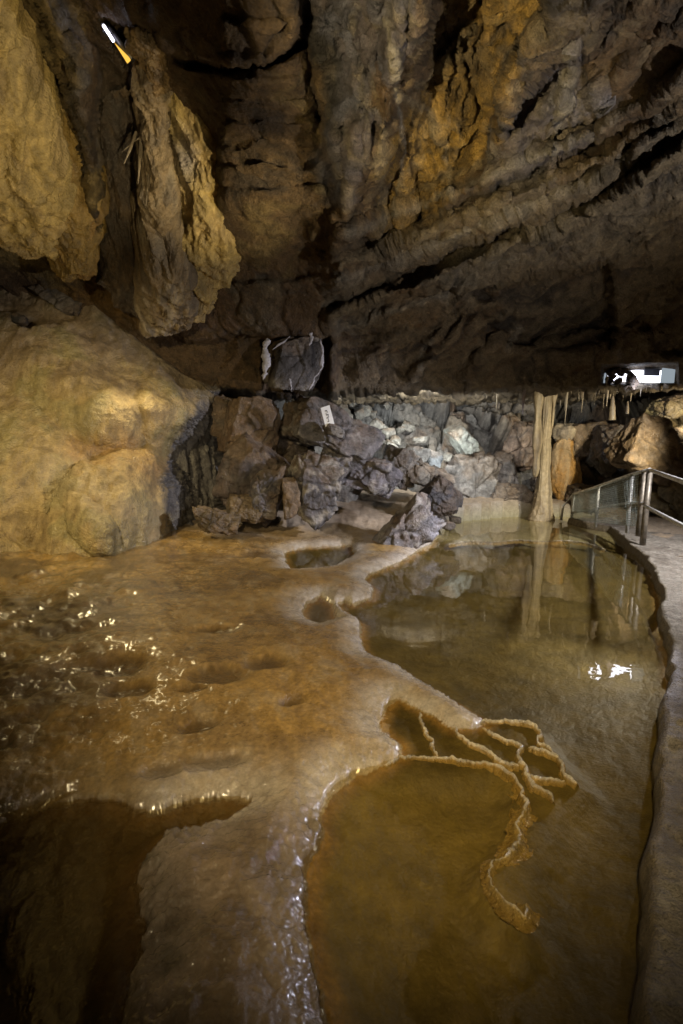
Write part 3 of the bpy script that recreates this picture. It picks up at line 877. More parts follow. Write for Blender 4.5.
# ------------------------------------------------------------------ flowstone mound
mu_ = np.r_[np.linspace(-420, -20, 60)[:-1], np.arange(-20, 214.1, 1.3)]
nt_ = 240
vt = np.interp(mu_, [-420, 0, 30, 60, 85, 120, 150, 180, 200, 214], [262, 284, 288, 300, 303, 326, 352, 372, 384, 398])
vb = np.interp(mu_, [-420, 0, 60, 115, 165, 200, 214], [600, 572, 566, 556, 550, 530, 524])
tt_ = np.linspace(0, 1, nt_)[:, None]
MV = vt[None] * (1 - tt_) + vb[None] * tt_
MU = mu_[None] + 0 * MV
mc = [(-420, 262, 6.3), (-420, 420, 5.6), (-420, 600, 4.6), (0, 284, 9.4), (0, 350, 8.5), (0, 430, 7.6), (0, 500, 7.05), (0, 572, 6.5), (80, 300, 9.4), (80, 380, 8.45), (80, 450, 7.75), (80, 520, 7.35), (80, 566, 6.95),
      (160, 360, 9.2), (150, 420, 8.35), (160, 480, 8.0), (165, 550, 7.5), (214, 400, 9.5), (212, 450, 9.0), (205, 525, 8.5), (180, 440, 8.35)]
MY = rbf(mc, MU, MV)
wm = 16 * perlin(np.stack([MU / 60, MV / 60, 0 * MU], -1), 399) + 5 * perlin(np.stack([MU / 25, MV / 25, 0 * MU], -1), 400) + 2 * perlin(np.stack([MU / 9, MV / 9, 0 * MU], -1), 401)


def dome(cu, cv, ru, rv, dy, rot=0.0, pw=1.2):
    global MY
    a, b = MU - cu + wm, MV - cv + wm
    ca, sa = math.cos(rot), math.sin(rot)
    e = ((a * ca + b * sa) / ru) ** 2 + ((-a * sa + b * ca) / rv) ** 2
    MY = MY - dy * np.clip(1 - e, 0, 1) ** pw


dome(128, 505, 66, 60, .72, .25, .85)
dome(73, 545, 46, 48, .5, 0, .85)
dome(20, 470, 85, 70, .30, .2)
dome(105, 405, 75, 42, .38, .35)
dome(40, 350, 90, 40, .28, .35)
dome(168, 420, 26, 60, .25)
dome(-40, 555, 60, 40, .4)
MY = MY + .22 * sst(5, -7, sdist(MU + wm, MV, [(198, 404), (230, 392), (230, 540), (168, 552), (163, 480), (172, 440)]))
MY = MY + .75 * np.clip((MU - 85) / 85, 0, 1) ** 2 * sst(400, 450, MV)
mp_ = P(MU, MV, MY)
n = gnormals(mp_)
vw = mp_ - np.array([0, 0, EYE])
n = np.where(((n * vw).sum(-1) > 0)[..., None], -n, n)
q = mp_
t1 = fbm(q * 1.3, 410, 4); t2 = fbm(q * 4.5, 414, 4)
fw = np.stack([q[..., 0] * 6, q[..., 1] * 1.2, q[..., 2] * 1.2], -1)
fringe = sst(4, -5, sdist(MU + 6 * t2, MV, [(196, 402), (240, 388), (240, 560), (166, 556), (162, 480), (171, 440)]))
rough = sst(360, 310, MV + 30 * t1)
mw = worley(q * 26, 417)[0]
ds = .010 * ridged(np.stack([q[..., 0] * 2 + t2 * .3, q[..., 1] * 5, q[..., 2] * 9 + t1 * 1.5], -1), 433, 3) * sst(-.2, .3, t1 + .2) + .05 * t1 + .018 * vstreak(q * np.array([1, .5, 1]), 4, 1.0, 418, 4) + .012 * t2 + .006 * fbm(q * 20, 420, 3) + .012 * (.5 - mw) * sst(-.2, .3, t1 + .5 * sst(470, 540, MV)) \
    + rough * (.07 * fbm(q * 3, 424, 4)) + fringe * .10 * vstreak(q, 6, .4, 426, 4)
mp_ = mp_ + n * ds[..., None]
c = np.zeros(q.shape) + np.array([.42, .31, .145])
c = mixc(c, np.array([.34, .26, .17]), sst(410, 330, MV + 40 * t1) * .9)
c = mixc(c, np.array([.28, .25, .12]), sst(.0, .4, t1 + .2 * t2) * .55)
c = mixc(c, RUST * 1.2, np.exp(-(pdist(MU, MV + 10 * t2, [(75, 452), (120, 448), (165, 470)]) / 16) ** 2) * .5)  # crease shading painted in, a darker line above the middle lobe
c = mixc(c, BUFF, np.exp(-(pdist(MU, MV, [(50, 470), (110, 505), (155, 525)]) / 22) ** 2) * .4)
c = mixc(c, np.array([.17, .11, .05]), sst(.1, .45, -t1 + .4 * t2) * .5)
c = c * (1 + .25 * vstreak(q, 7, 1.5, 428, 3))[..., None]
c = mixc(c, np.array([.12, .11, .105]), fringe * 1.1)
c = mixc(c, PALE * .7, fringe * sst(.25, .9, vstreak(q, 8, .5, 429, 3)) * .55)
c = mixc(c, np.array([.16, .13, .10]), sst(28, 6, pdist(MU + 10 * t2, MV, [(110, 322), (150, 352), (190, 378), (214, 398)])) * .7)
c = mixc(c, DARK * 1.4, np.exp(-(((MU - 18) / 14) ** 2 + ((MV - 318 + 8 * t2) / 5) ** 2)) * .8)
bk = []
for t_ in np.linspace(.15, 3.0, 20)[::-1]:
    r = mp_[0] + np.array([0, t_, -.12 * t_ * t_])
    bk.append(r)
sk = []
allp = np.concatenate([np.array(bk), mp_], 0)
for t_ in np.linspace(.1, 2.5, 16):
    sk.append(allp[:, -1] + np.array([.25 * t_, t_, 0]))
allp = np.concatenate([allp, np.stack(sk, 1)], 1)
pad = lambda a: np.pad(a, ((20, 0), (0, 16)) + ((0, 0),) * (a.ndim - 2), mode='edge')
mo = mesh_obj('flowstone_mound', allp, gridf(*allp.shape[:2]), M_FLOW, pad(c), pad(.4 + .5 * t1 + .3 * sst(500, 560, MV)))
tag(mo, 'huge rounded golden brown flowstone mound rising beside the wet floor', 'flowstone mound')


# ------------------------------------------------------------------ lofted shapes (draperies, columns)
def loft(name, st, nr, na, mat, colf, dispf, wetf=None, parent=None, back=.35):
    st = np.array(st, float)          # v, u_left, u_right, Y of the edge, bulge towards the viewer
    s0 = np.linspace(0, 1, len(st)); s = np.linspace(0, 1, nr)
    f = [np.interp(s, s0, st[:, k]) for k in range(5)]
    kz = max(3, nr // (len(st) * 2)) | 1
    f = [sm(x, kz) if k else x for k, x in enumerate(f)]
    a = np.linspace(0, 2 * math.pi, na, endpoint=False)
    cu, cw = (f[1] + f[2]) / 2, (f[2] - f[1]) / 2
    capf = np.sqrt(np.clip(np.minimum(s / .02, (1 - s) / .03), 0.02, 1))
    uu = cu[:, None] + (cw * capf)[:, None] * np.cos(a)[None]
    sn = np.sin(a)[None]
    yy = f[3][:, None] - (f[4] * capf)[:, None] * np.where(sn > 0, sn, sn * back)
    vv = f[0][:, None] + 0 * uu
    p_ = P(uu, vv, yy)
    ce = p_.mean(1, keepdims=True)
    p2 = np.concatenate([p_[:, -1:], p_, p_[:, :1]], 1)
    nn = gnormals(p2)[:, 1:-1]
    out = p_ - ce
    nn = np.where(((nn * out).sum(-1) < 0)[..., None], -nn, nn)
    p_ = p_ + nn * dispf(p_, uu, vv)[..., None]
    fs = gridf(nr, na, wrap=True)
    # caps
    vs = np.concatenate([p_.reshape(-1, 3), p_[0].mean(0)[None], p_[-1].mean(0)[None]])
    t_, b_ = nr * na, nr * na + 1
    j = np.arange(na); j2 = (j + 1) % na
    caps = np.concatenate([np.stack([np.full(na, t_), j, j2, j2], -1), np.stack([np.full(na, b_), (nr - 1) * na + j2, (nr - 1) * na + j, (nr - 1) * na + j], -1)])
    cc = colf(p_, uu, vv)
    cc = np.concatenate([cc.reshape(-1, 3), cc[0, :1], cc[-1, :1]])
    ww = (wetf(p_, uu, vv) if wetf else np.full(uu.shape, .4)).ravel()
    ww = np.r_[ww, .4, .4]
    me = bpy.data.meshes.new(name)
    off = np.array(parent.location) if parent is not None and parent.parent is None else np.zeros(3)
    me.from_pydata([tuple(x) for x in vs - off], [], [tuple(x) for x in fs.tolist()] + [(x[0], x[1], x[2]) for x in caps.tolist()])
    me.polygons.foreach_set('use_smooth', np.ones(len(me.polygons), bool))
    at = me.color_attributes.new('Col', 'FLOAT_COLOR', 'POINT')
    c4 = np.ones((len(vs), 4)); c4[:, :3] = np.clip(cc, .004, .85); c4[:, 3] = np.clip(ww, 0, 1)
    at.data.foreach_set('color', c4.ravel())
    me.materials.append(mat)
    o = bpy.data.objects.new(name, me)
    COL.objects.link(o)
    if parent is not None: o.parent = parent
    return o


def flutes(k, amp, seed, pop=0.012):
    def f(p_, uu, vv):
        q = p_ + .12 * np.stack([fbm(p_ * 1.5, seed, 3), fbm(p_ * 1.5 + 4, seed + 1, 3), 0 * uu], -1)
        w = worley(p_ * np.array([34, 34, 20]), seed + 3)[0]
        return amp * vstreak(p_, k, .22, seed + 5, 4, .55) + .05 * fbm(p_ * 1.4, seed + 8, 3) + .006 * fbm(p_ * 9, seed + 9, 3) + pop * (.5 - w)
    return f


def dcol(base, alt, seed, dark=.5):
    def f(p_, uu, vv):
        q = np.stack([p_[..., 0] * 3, p_[..., 1] * 3, p_[..., 2] * .5], -1)
        c_ = np.zeros(p_.shape) + base
        c_ = mixc(c_, np.asarray(alt), sst(-.1, .4, fbm(q, seed, 4)) * .8)
        c_ = mixc(c_, DARK * 2, sst(.1, .5, fbm(q * 1.7 + 4, seed + 4, 4)) * dark)
        c_ = c_ * (1 + .42 * np.clip(vstreak(p_, 6, .45, seed + 7, 4), -1.2, 1.2))[..., None]
        return c_
    return f


def drapery(label, loc, folds):
    e_ = empty('flowstone_drapery', tuple(loc), label, 'drapery')
    for k_, (st, cf, kf, am, sd) in enumerate(folds):
        loft('fold', st, 280, 220, M_FLOW, cf, flutes(kf, am, sd, .007), parent=e_)
    return e_


yel = dcol(OCHRE * 1.1, BUFF * np.array([1.0, .9, .62]), 430, .25)
olive = dcol(OCHRE * np.array([.75, .68, .55]), OCHRE * np.array([.62, .5, .4]), 434, .4)
grey2 = dcol(np.array([.23, .17, .10]), np.array([.34, .28, .20]), 450, .5)
dark2 = dcol(np.array([.085, .065, .05]), np.array([.17, .12, .075]), 458, .5)
brown2 = dcol(np.array([.20, .13, .06]), np.array([.33, .23, .11]), 454, .4)


def yel2(p_, uu, vv):
    c_ = yel(p_, uu, vv)
    return mixc(c_, VIOLET * 1.1, np.exp(-(((uu - 186) / 12) ** 2 + ((vv - 158) / 26) ** 2)) * .7)


drapery('broad yellow flowstone drapery hanging above the golden mound', P(0, -60, 6.3), [
    ([(-90, -70, 52, 6.0, .7), (0, -70, 34, 6.5, .8), (40, -70, 38, 6.7, .9), (80, -70, 50, 7.0, .95), (120, -70, 58, 7.25, 1.0), (165, -70, 68, 7.5, .95), (205, -60, 72, 7.8, .8), (230, -30, 66, 8.0, .55), (246, 16, 60, 8.1, .3), (256, 36, 54, 8.15, .12)], yel, 2.6, .11, 440),
    ([(20, 20, 48, 7.1, .25), (60, 24, 66, 7.3, .35), (110, 30, 84, 7.6, .5), (160, 36, 98, 7.85, .6), (205, 40, 104, 8.1, .6), (240, 44, 98, 8.3, .45), (268, 56, 90, 8.4, .25), (280, 66, 84, 8.45, .1)], olive, 3.4, .09, 444),
    ([(-40, -60, 20, 5.9, .5), (20, -60, -2, 6.1, .6), (70, -60, -6, 6.4, .7), (120, -60, 4, 6.7, .7), (160, -60, 14, 6.95, .6), (196, -50, 12, 7.2, .4), (212, -30, 6, 7.3, .15)], yel, 3.0, .07, 447)])
drapery('ragged drapery with lit yellow flank and grey streaked front beside the dark hollow', P(175, 50, 6.5), [
    ([(50, 136, 166, 6.4, .3), (80, 138, 172, 6.75, .4), (110, 138, 172, 7.15, .45), (150, 140, 174, 7.45, .5), (200, 142, 178, 7.75, .55), (240, 142, 182, 8.05, .55), (280, 146, 196, 8.2, .5), (310, 150, 192, 8.5, .35), (330, 156, 186, 8.75, .2)], grey2, 3.4, .10, 460),
    ([(64, 158, 176, 6.8, .2), (90, 160, 196, 7.0, .35), (112, 162, 214, 7.15, .45), (132, 164, 238, 7.3, .55), (150, 166, 250, 7.4, .6), (162, 168, 240, 7.5, .6), (180, 170, 242, 7.65, .6), (215, 172, 250, 7.95, .6), (250, 174, 246, 8.25, .5), (275, 176, 232, 8.45, .4), (300, 178, 214, 8.65, .25), (318, 182, 204, 8.8, .1)], yel2, 3.0, .11, 464),
    ([(30, 126, 160, 6.0, .25), (48, 130, 168, 6.2, .35), (66, 140, 172, 6.4, .35), (84, 148, 168, 6.6, .25), (94, 152, 164, 6.7, .1)], brown2, 5, .07, 468),
    ([(20, 84, 150, 7.0, .12), (60, 84, 152, 7.35, .2), (110, 88, 152, 7.75, .2), (170, 92, 154, 8.15, .2), (230, 92, 156, 8.5, .25), (280, 100, 160, 8.8, .25), (318, 130, 160, 9.0, .15)], dark2, 3.4, .08, 476),
    ([(190, 134, 156, 8.0, .2), (230, 132, 160, 8.2, .3), (270, 134, 166, 8.4, .35), (310, 140, 172, 8.7, .3), (335, 146, 170, 8.9, .15)], grey2, 4, .06, 472)])
# thin root-like drips at the mouth of the hollow

# ------------------------------------------------------------------ boulders
def ico(sub):
    bm = bmesh.new()
    bmesh.ops.create_icosphere(bm, subdivisions=sub, radius=1)
    v = np.array([x.co[:] for x in bm.verts]); f = np.array([[w_.index for w_ in x.verts] for x in bm.faces])
    bm.free()
    return v, f


ICO = {s_: ico(s_) for s_ in (3, 4, 5, 6)}


def rock(u, v, w, h, Y_, label, col=(.25, .23, .22), seed=0, depth=1.0, rot=(0, 0, 0), sub=6, rough=1.0, name='boulder', group=None, cat='boulder', crust=.5, boxy=.7, wet=.6, veins=0.0):
    ctr = P(u, v, Y_)
    sz = np.array([w * Y_ / F / 2, (w + h) * .5 * Y_ / F / 2 * depth, h * Y_ / F / 2])
    r_ = np.random.RandomState(seed + 5)
    dd, ff = ICO[sub]
    nrm = [np.eye(3)[k] * s_ for k in range(3) for s_ in (1, -1)]
    nrm = [x + r_.normal(0, .16, 3) for x in nrm]
    nrm += list(r_.normal(0, 1, (8, 3)))
    nrm = np.array([x / np.linalg.norm(x) for x in nrm])
    hh = np.r_[r_.uniform(.80, .95, 6), r_.uniform(boxy + .15, boxy + .42, 8)]
    dots = dd @ nrm.T
    ratios = np.where(dots > .05, hh / np.maximum(dots, .05), 9.0)
    k = 55.0
    r0 = -np.log(np.exp(-k * ratios).sum(1)) / k
    r0 = np.clip(r0, .3, 1.6)
    v_ = dd * r0[:, None]
    v_ = v_ / np.abs(v_).max(0) * sz
    E3 = np.array(Matrix.Rotation(rot[2], 3, 'Z') @ Matrix.Rotation(rot[1], 3, 'Y') @ Matrix.Rotation(rot[0], 3, 'X'))
    v_ = v_ @ E3.T
    p_ = v_ + ctr
    rad = v_ / (np.linalg.norm(v_, axis=1, keepdims=True) + 1e-9)
    m_ = sz.mean()
    i_, k_, e_ = facet(p_ / (m_ * .8) + seed, 500 + seed)
    ds_ = m_ * rough * (.16 * (i_ - .5) + .14 * k_ - .07 * np.exp(-(e_ / .06) ** 2)) + m_ * rough * .10 * fbm(p_ / m_ * 1.3 + seed, 510, 4) + m_ * rough * .07 * (ridged(p_ / m_ * 2.2 + seed, 512, 4) - .9) + .010 * rough * ridged(p_ * 9, 514, 4)
    p_ = p_ + rad * ds_[:, None]
    c_ = np.zeros(p_.shape) + np.array(col)
    a_ = fbm(p_ * 3 + seed, 520, 4); b_ = ridged(p_ * 2.5 + seed, 524, 3)
    c_ = c_ * (1 + .7 * a_)[:, None]
    c_ = mixc(c_, np.array([.24, .17, .11]), sst(.2, .8, rad[:, 2] + .9 * a_) * .65)
    c_ = mixc(c_, np.array([.19, .125, .075]), sst(.05, .4, fbm(p_ * 1.7 + 3, 522, 3)) * .6 * (name == 'boulder'))
    c_ = mixc(c_, PALE * np.array([.95, .94, .96]), sst(1.02, 1.5, b_ + .3 * a_) * crust)
    c_ = mixc(c_, DARK, np.exp(-(e_ / .07) ** 2) * .4)
    if veins:
        c_ = mixc(c_, PALE * 1.15, sst(1.42, 1.6, b_) * veins)
    o = mesh_obj(name, p_, ff, M_ROCK, c_, np.clip(wet + .5 * a_, 0, 1))
    return tag(o, label, cat, group)


GV, DV, TAN = (.22, .21, .21), (.13, .115, .13), (.30, .22, .15)
rock(251, 427, 66, 60, 9.4, 'flat brown rock block under the ceiling overhang beside the dark flowstone curtain', (.20, .13, .08), 1, .8, (0, .12, .15), boxy=.85, crust=.15, rough=.6)
rock(226, 418, 24, 50, 9.7, 'narrow brown rock slab wedged between the mound and the flat brown block', (.19, .13, .08), 2, .9, (0, .1, 0), rough=.7, crust=.2)
hb = rock(295, 364, 62, 60, 8.9, 'square dark rock block hanging from the ceiling with white calcite edges', (.12, .105, .10), 3, .8, (0, -.03, .2), boxy=.9, crust=.25, rough=.45, name='hanging_block', cat='rock block', veins=.3)


def crust_strip(pts, w_, Y_, seed):
    a_ = np.array([P(x_, y_, Y_) for x_, y_ in pts]); s0_ = np.linspace(0, 1, len(a_)); s_ = np.linspace(0, 1, 60)
    c0 = np.stack([np.interp(s_, s0_, a_[:, k_]) for k_ in range(3)], -1)
    c0[:, 0] += .02 * fbm(c0 * 6 + seed, 530, 3)
    an = np.linspace(0, 2 * math.pi, 14, endpoint=False)
    rr = w_ * Y_ / F / 2 * (.75 + .9 * fbm(c0 * 7 + seed, 531, 3)) * np.clip(np.minimum(s_, 1 - s_) * 9, .1, 1)
    ring = c0[:, None] + np.stack([rr[:, None] * np.cos(an), rr[:, None] * .6 * np.sin(an), .25 * rr[:, None] * np.cos(an)], -1)
    ring += .01 * fbm(ring * 22, 532, 3)[..., None]
    o_ = mesh_obj('calcite_edge', ring, gridf(60, 14, wrap=True), M_CALC, np.zeros(ring.shape) + np.array([.42, .41, .45]), np.full(ring.shape[:2], .6))
    o_.parent = hb


crust_strip([(267, 338), (265, 350), (266, 364), (263, 380)], 8, 8.52, 1)
crust_strip([(272, 350), (282, 343), (290, 336)], 4, 8.5, 2)
crust_strip([(310, 332), (312, 338), (309, 346)], 6, 8.5, 3)
crust_strip([(321, 337), (323, 352), (321, 368), (314, 380), (309, 390)], 4.5, 8.52, 4)
crust_strip([(289, 378), (291, 386), (292, 392)], 4, 8.5, 5)
rock(336, 432, 92, 44, 9.4, 'tilted grey slab carrying the small white sign', (.24, .22, .22), 4, .8, (0, .42, .2), boxy=.8, crust=.5)
rock(300, 425, 36, 40, 9.6, 'dark hollowed rock under the hanging block', DV, 5, .8, (0, .3, 0), crust=.6)
rock(312, 486, 48, 72, 8.7, 'spiky dark boulder with pale streaks standing at the edge of the mud bank', (.13, .115, .12), 6, .8, (0, .1, .3), sub=6, rough=1.3, crust=.95)
rock(254, 480, 74, 76, 9.0, 'wide sloping purplish brown boulder below the flat brown block', (.13, .098, .09), 7, .7, (0, .5, .2), sub=6, crust=.15, boxy=.8, rough=.55)
rock(290, 497, 17, 42, 8.35, 'small upright tan stone leaning on the spiky dark boulder', (.28, .19, .11), 8, .7, (0, -.1, .3), sub=4, crust=.2)
rock(265, 492, 30, 56, 8.5, 'dark slab leaning below the sloping purplish boulder', DV, 9, .7, (0, .2, .1), crust=.3)
rock(218, 522, 50, 24, 8.0, 'low broken black edged stone on the floor beside the mound', (.17, .12, .07), 10, .9, (0, .15, .2), crust=.1, rough=1.3)
rock(246, 509, 44, 30, 8.5, 'rounded brown stone behind the low black edged stone', (.21, .15, .09), 11, .8, (0, .2, 0), crust=.1, rough=.8)
rock(402, 534, 112, 36, 8.3, 'pointed blue grey boulder rising out of the pool edge', (.36, .345, .38), 12, .55, (0, -.78, .3), sub=6, rough=1.25, crust=.7, boxy=.85)
rock(440, 498, 36, 42, 9.8, 'dark violet triangular boulder behind the pointed blue grey boulder', (.12, .115, .135), 13, .8, (0, .5, .2), boxy=.65, crust=.15)
rock(368, 474, 66, 36, 9.5, 'jagged purple grey boulder above the mud bank', (.21, .19, .205), 14, .9, (0, .25, .1), sub=6, rough=1.2, crust=.55)
rock(340, 462, 44, 40, 9.3, 'cracked grey boulder below the tilted slab', (.17, .155, .165), 15, .9, (0, .3, .1), rough=1.2, crust=.6)
rock(352, 440, 40, 34, 9.7, 'ridged grey rock at the lower end of the tilted slab', (.19, .175, .19), 16, .9, (0, .5, .1), rough=1.2, crust=.7)
rock(400, 468, 44, 40, 10.6, 'pale grey angular boulder in the middle of the rubble slope', (.32, .31, .31), 17, .9, (0, .4, .1), rough=1.1, crust=.6)
rock(417, 455, 24, 18, 11.0, 'chalky white rounded stone on the rubble slope', (.55, .55, .52), 18, .9, (0, .1, .1), sub=4, crust=.2)
rock(434, 459, 18, 18, 11.2, 'bluish white stone beside the chalky rounded one', (.42, .47, .50), 19, .9, (0, .3, .1), sub=4, crust=.2)
rock(427, 475, 50, 24, 10.6, 'layered grey ledge stone below the chalky white stone', (.33, .30, .26), 20, .9, (0, .25, .1), crust=.4, rough=1.3)
rock(463, 441, 22, 42, 12.3, 'tilted greenish grey rectangular block leaning on the back wall', (.33, .36, .33), 21, .9, (0, -.72, .1), boxy=.95, rough=.5, crust=.1)
rock(468, 484, 56, 66, 12.4, 'big fractured grey boulder against the back wall left of the dark cleft', (.36, .345, .33), 22, .7, (0, .05, .1), sub=6, crust=.4)
rock(503, 474, 28, 46, 12.6, 'blocky grey stone right of the dark cleft in the back wall', (.28, .25, .23), 23, .7, (0, .05, .1), boxy=.9, rough=.7, crust=.2)
rock(509, 498, 44, 30, 12.3, 'wide tan boulder at the foot of the back wall beside the column', (.33, .26, .20), 24, .8, (0, .1, .1), crust=.3)
rock(522, 446, 46, 50, 12.9, 'rounded pinkish tan boulder behind the stone column', (.36, .26, .19), 25, .6, (0, .1, 0), rough=.9, crust=.2)
rock(588, 500, 40, 32, 12.2, 'brown boulder between the orange flowstone and the railing', (.24, .18, .13), 26, .8, (0, .1, .1), crust=.2)
rock(650, 452, 88, 62, 10.6, 'overhanging ochre rock block behind the railing', (.30, .20, .10), 27, .8, (.1, .22, .2), sub=6, rough=.8, crust=.15, boxy=.8)
rock(608, 447, 34, 60, 12.4, 'pale grey buttress with a blue gleam beside the overhanging ochre block', (.36, .32, .27), 28, .7, (0, .15, 0), crust=.5, rough=.8)
rock(585, 442, 40, 44, 12.9, 'brown flat faced block right of the orange flowstone', (.31, .22, .13), 29, .6, (0, -.05, 0), boxy=.9, rough=.6, crust=.15)
rock(672, 408, 40, 22, 11.5, 'yellow lit ledge stone on top of the overhanging ochre block', (.42, .36, .18), 30, .9, (0, -.3, 0), crust=.2)
rock(545, 486, 30, 30, 12.9, 'shadowed boulder directly behind the foot of the stone column', (.22, .18, .15), 31, .7, (0, 0, 0), crust=.2)
rock(62, 300, 52, 20, 9.4, 'long grey brown rock lying along the crest of the golden mound', (.25, .21, .17), 32, .9, (0, .45, .1), crust=.2, rough=.8)
rock(203, 392, 34, 26, 9.75, 'dark rock at the top of the fluted dark fringe of the mound', (.13, .115, .11), 34, .8, (0, .5, .1), crust=.3)
rock(292, 446, 52, 44, 9.95, 'dark brown rock filling the gap between the flat brown block and the tilted slab', (.13, .10, .085), 36, .8, (0, .2, .1), crust=.3)
rock(20, 319, 18, 9, 8.5, 'small black stone lying on the upper slope of the golden mound', (.06, .055, .05), 35, .9, (0, .2, .1), 4, crust=0)
for k in range(20):
    u_ = rnd.uniform(335, 452); t_ = rnd.random()
    v_ = np.interp(u_, [335, 400, 452], [404, 402, 404]) + t_ * np.interp(u_, [335, 400, 452], [34, 62, 66])
    s_ = rnd.uniform(5, 15)
    rock(u_, v_, s_ * rnd.uniform(.8, 1.5), s_ * rnd.uniform(.7, 1.2), np.interp(t_, [0, 1], [14.2, 11.4]) - .1, 'loose angular grey stone heaped on the rubble slope under the ceiling lip',
         tuple(np.array([.36, .35, .31]) * rnd.uniform(.6, 1.2)), 40 + k, rnd.uniform(.7, 1.2), (rnd.uniform(-.5, .5), rnd.uniform(-.8, .8), rnd.uniform(-1, 1)), 4, .7, 'rubble_stone', 'loose stones on the rubble slope', 'stone', .3)
for k, (u_, v_, s_) in enumerate([(330, 505, 9), (345, 497, 8), (362, 493, 10), (386, 490, 12), (428, 517, 10), (440, 520, 8), (448, 526, 9), (456, 520, 7), (420, 493, 10), (300, 515, 8), (275, 522, 9), (258, 518, 10), (244, 524, 7)]):
    b = G(u_, v_ + s_ * .3, .12)
    rock(u_, v_, s_ * 1.5, s_, b[1], 'fist sized grey brown stone lying on the mud bank', tuple(np.array([.24, .2, .17]) * rnd.uniform(.7, 1.2)), 100 + k, 1, (0, rnd.uniform(-.4, .4), rnd.uniform(-1, 1)), 3, .9, 'mud_bank_stone', 'small stones on the mud bank', 'stone', .3)

for k in range(34):
    u_ = rnd.uniform(205, 450); v_ = np.interp(u_, [205, 300, 370, 450], [530, 522, 500, 512]) + rnd.uniform(-10, 8); s_ = rnd.choice([3, 4, 5, 7])
    b = G(u_, v_ + s_ * .3, .10)
    rock(u_, v_, s_ * rnd.uniform(1.2, 2), s_, b[1], 'fist sized grey brown stone lying on the mud bank', tuple(np.array([.2, .16, .13]) * rnd.uniform(.6, 1.2)), 200 + k, 1, (0, rnd.uniform(-.4, .4), rnd.uniform(-1, 1)), 3, .9, 'mud_bank_stone', 'small stones on the mud bank', 'stone', .3)

# ------------------------------------------------------------------ stone column, orange flowstone
YB = float(G(541, 517, .05)[1])
ce = empty('stone_column', tuple(P(541, 517, YB)), 'tall pale stone column joining the floor and the far ceiling', 'stone column')
colc = dcol(np.array([.40, .32, .20]), np.array([.27, .20, .12]), 600, .45)
loft('main_shaft', [(372, 541, 554, YB, .14), (395, 541.5, 553, YB, .14), (440, 540, 550.5, YB, .13), (470, 537, 549.5, YB, .14), (488, 536, 550, YB, .15), (500, 534, 551, YB, .17), (508, 533, 552, YB, .19), (515, 530, 555, YB, .24), (524, 527, 557, YB, .3)],
     160, 72, M_CALC, colc, flutes(14, .020, 610, .008), parent=ce, back=1.0)
loft('side_shaft', [(374, 535.5, 544, YB - .1, .08), (400, 534.5, 542.5, YB - .12, .08), (440, 533.5, 541, YB - .14, .07), (465, 533, 539.5, YB - .15, .05), (476, 534, 537, YB - .15, .02)],
     90, 32, M_CALC, colc, flutes(18, .010, 620, .004), parent=ce, back=1.0)
loft('thin_drip', [(380, 552, 558, YB - .05, .05), (405, 552, 556, YB - .05, .04), (428, 551.5, 553, YB - .05, .015)], 50, 16, M_CALC, colc, flutes(18, .006, 630, .003), parent=ce, back=1.0)
YO = 12.75
og = loft('flowstone', [(436, 560, 568, YO, .1), (444, 556, 573, YO, .2), (458, 553, 577, YO - .05, .25), (475, 552, 580, YO - .1, .3), (488, 553, 581, YO - .1, .3), (500, 558, 578, YO - .05, .25), (516, 562, 575, YO, .2)],
          110, 80, M_FLOW, dcol(np.array([.55, .30, .08]), np.array([.55, .42, .25]), 640, .15), flutes(5, .06, 650, .01))
tag(og, 'orange flowstone cascade on the back wall right of the stone column', 'flowstone')
og = loft('flowstone', [(424, 558, 572, YO + .1, .2), (429, 552, 580, YO + .1, .35), (435, 553, 579, YO + .1, .35), (441, 558, 574, YO + .1, .25)], 30, 60, M_FLOW, dcol(np.array([.34, .28, .2]), np.array([.42, .34, .22]), 660, .3), flutes(5, .04, 670, .01))
tag(og, 'brown rounded flowstone cap above the orange cascade', 'flowstone')


def zc(u, Y_):                       # underside of the far ceiling at (u, Y)
    j = int(np.argmin(np.abs(us - u)))
    L_ = lip[j]
    t_ = max(Y_ - L_[1], 0)
    return L_[2] + .03 * t_ ** .9


def spike(pts, rad, mat, name, col, label, cat, group, seed=0, na=9):
    pts = np.array(pts); rad = np.array(rad)
    a = np.linspace(0, 2 * math.pi, na, endpoint=False)
    s = np.linspace(0, 1, 14); s0 = np.linspace(0, 1, len(pts))
    pc_ = np.stack([np.interp(s, s0, pts[:, k]) for k in range(3)], -1)
    rr = np.interp(s, s0, rad)
    ring = pc_[:, None] + rr[:, None, None] * np.stack([np.cos(a), np.sin(a), 0 * a], -1)[None] * (1 + .35 * perlin(pc_ * 14 + seed, 700))[:, None, None]
    o = mesh_obj(name, ring, gridf(14, na, wrap=True), mat, np.zeros(ring.shape) + np.array(col), np.full(ring.shape[:2], .6))
    return tag(o, label, cat, group)


def hang(u, v0, v1, w, Y_, col, label, group, seed=0):
    a = P(u, v0, Y_); b = P(u - .02 * (v1 - v0), v1, Y_)
    a[2] = max(a[2], zc(u, Y_) + .12)
    b[:2] = a[:2]
    spike([a, a * .55 + b * .45, b], [w * Y_ / F / 2, w * Y_ / F / 2 * .75, w * Y_ / F / 2 * .15], M_CALC, 'stalactite', col, label, 'stalactite', group, seed)


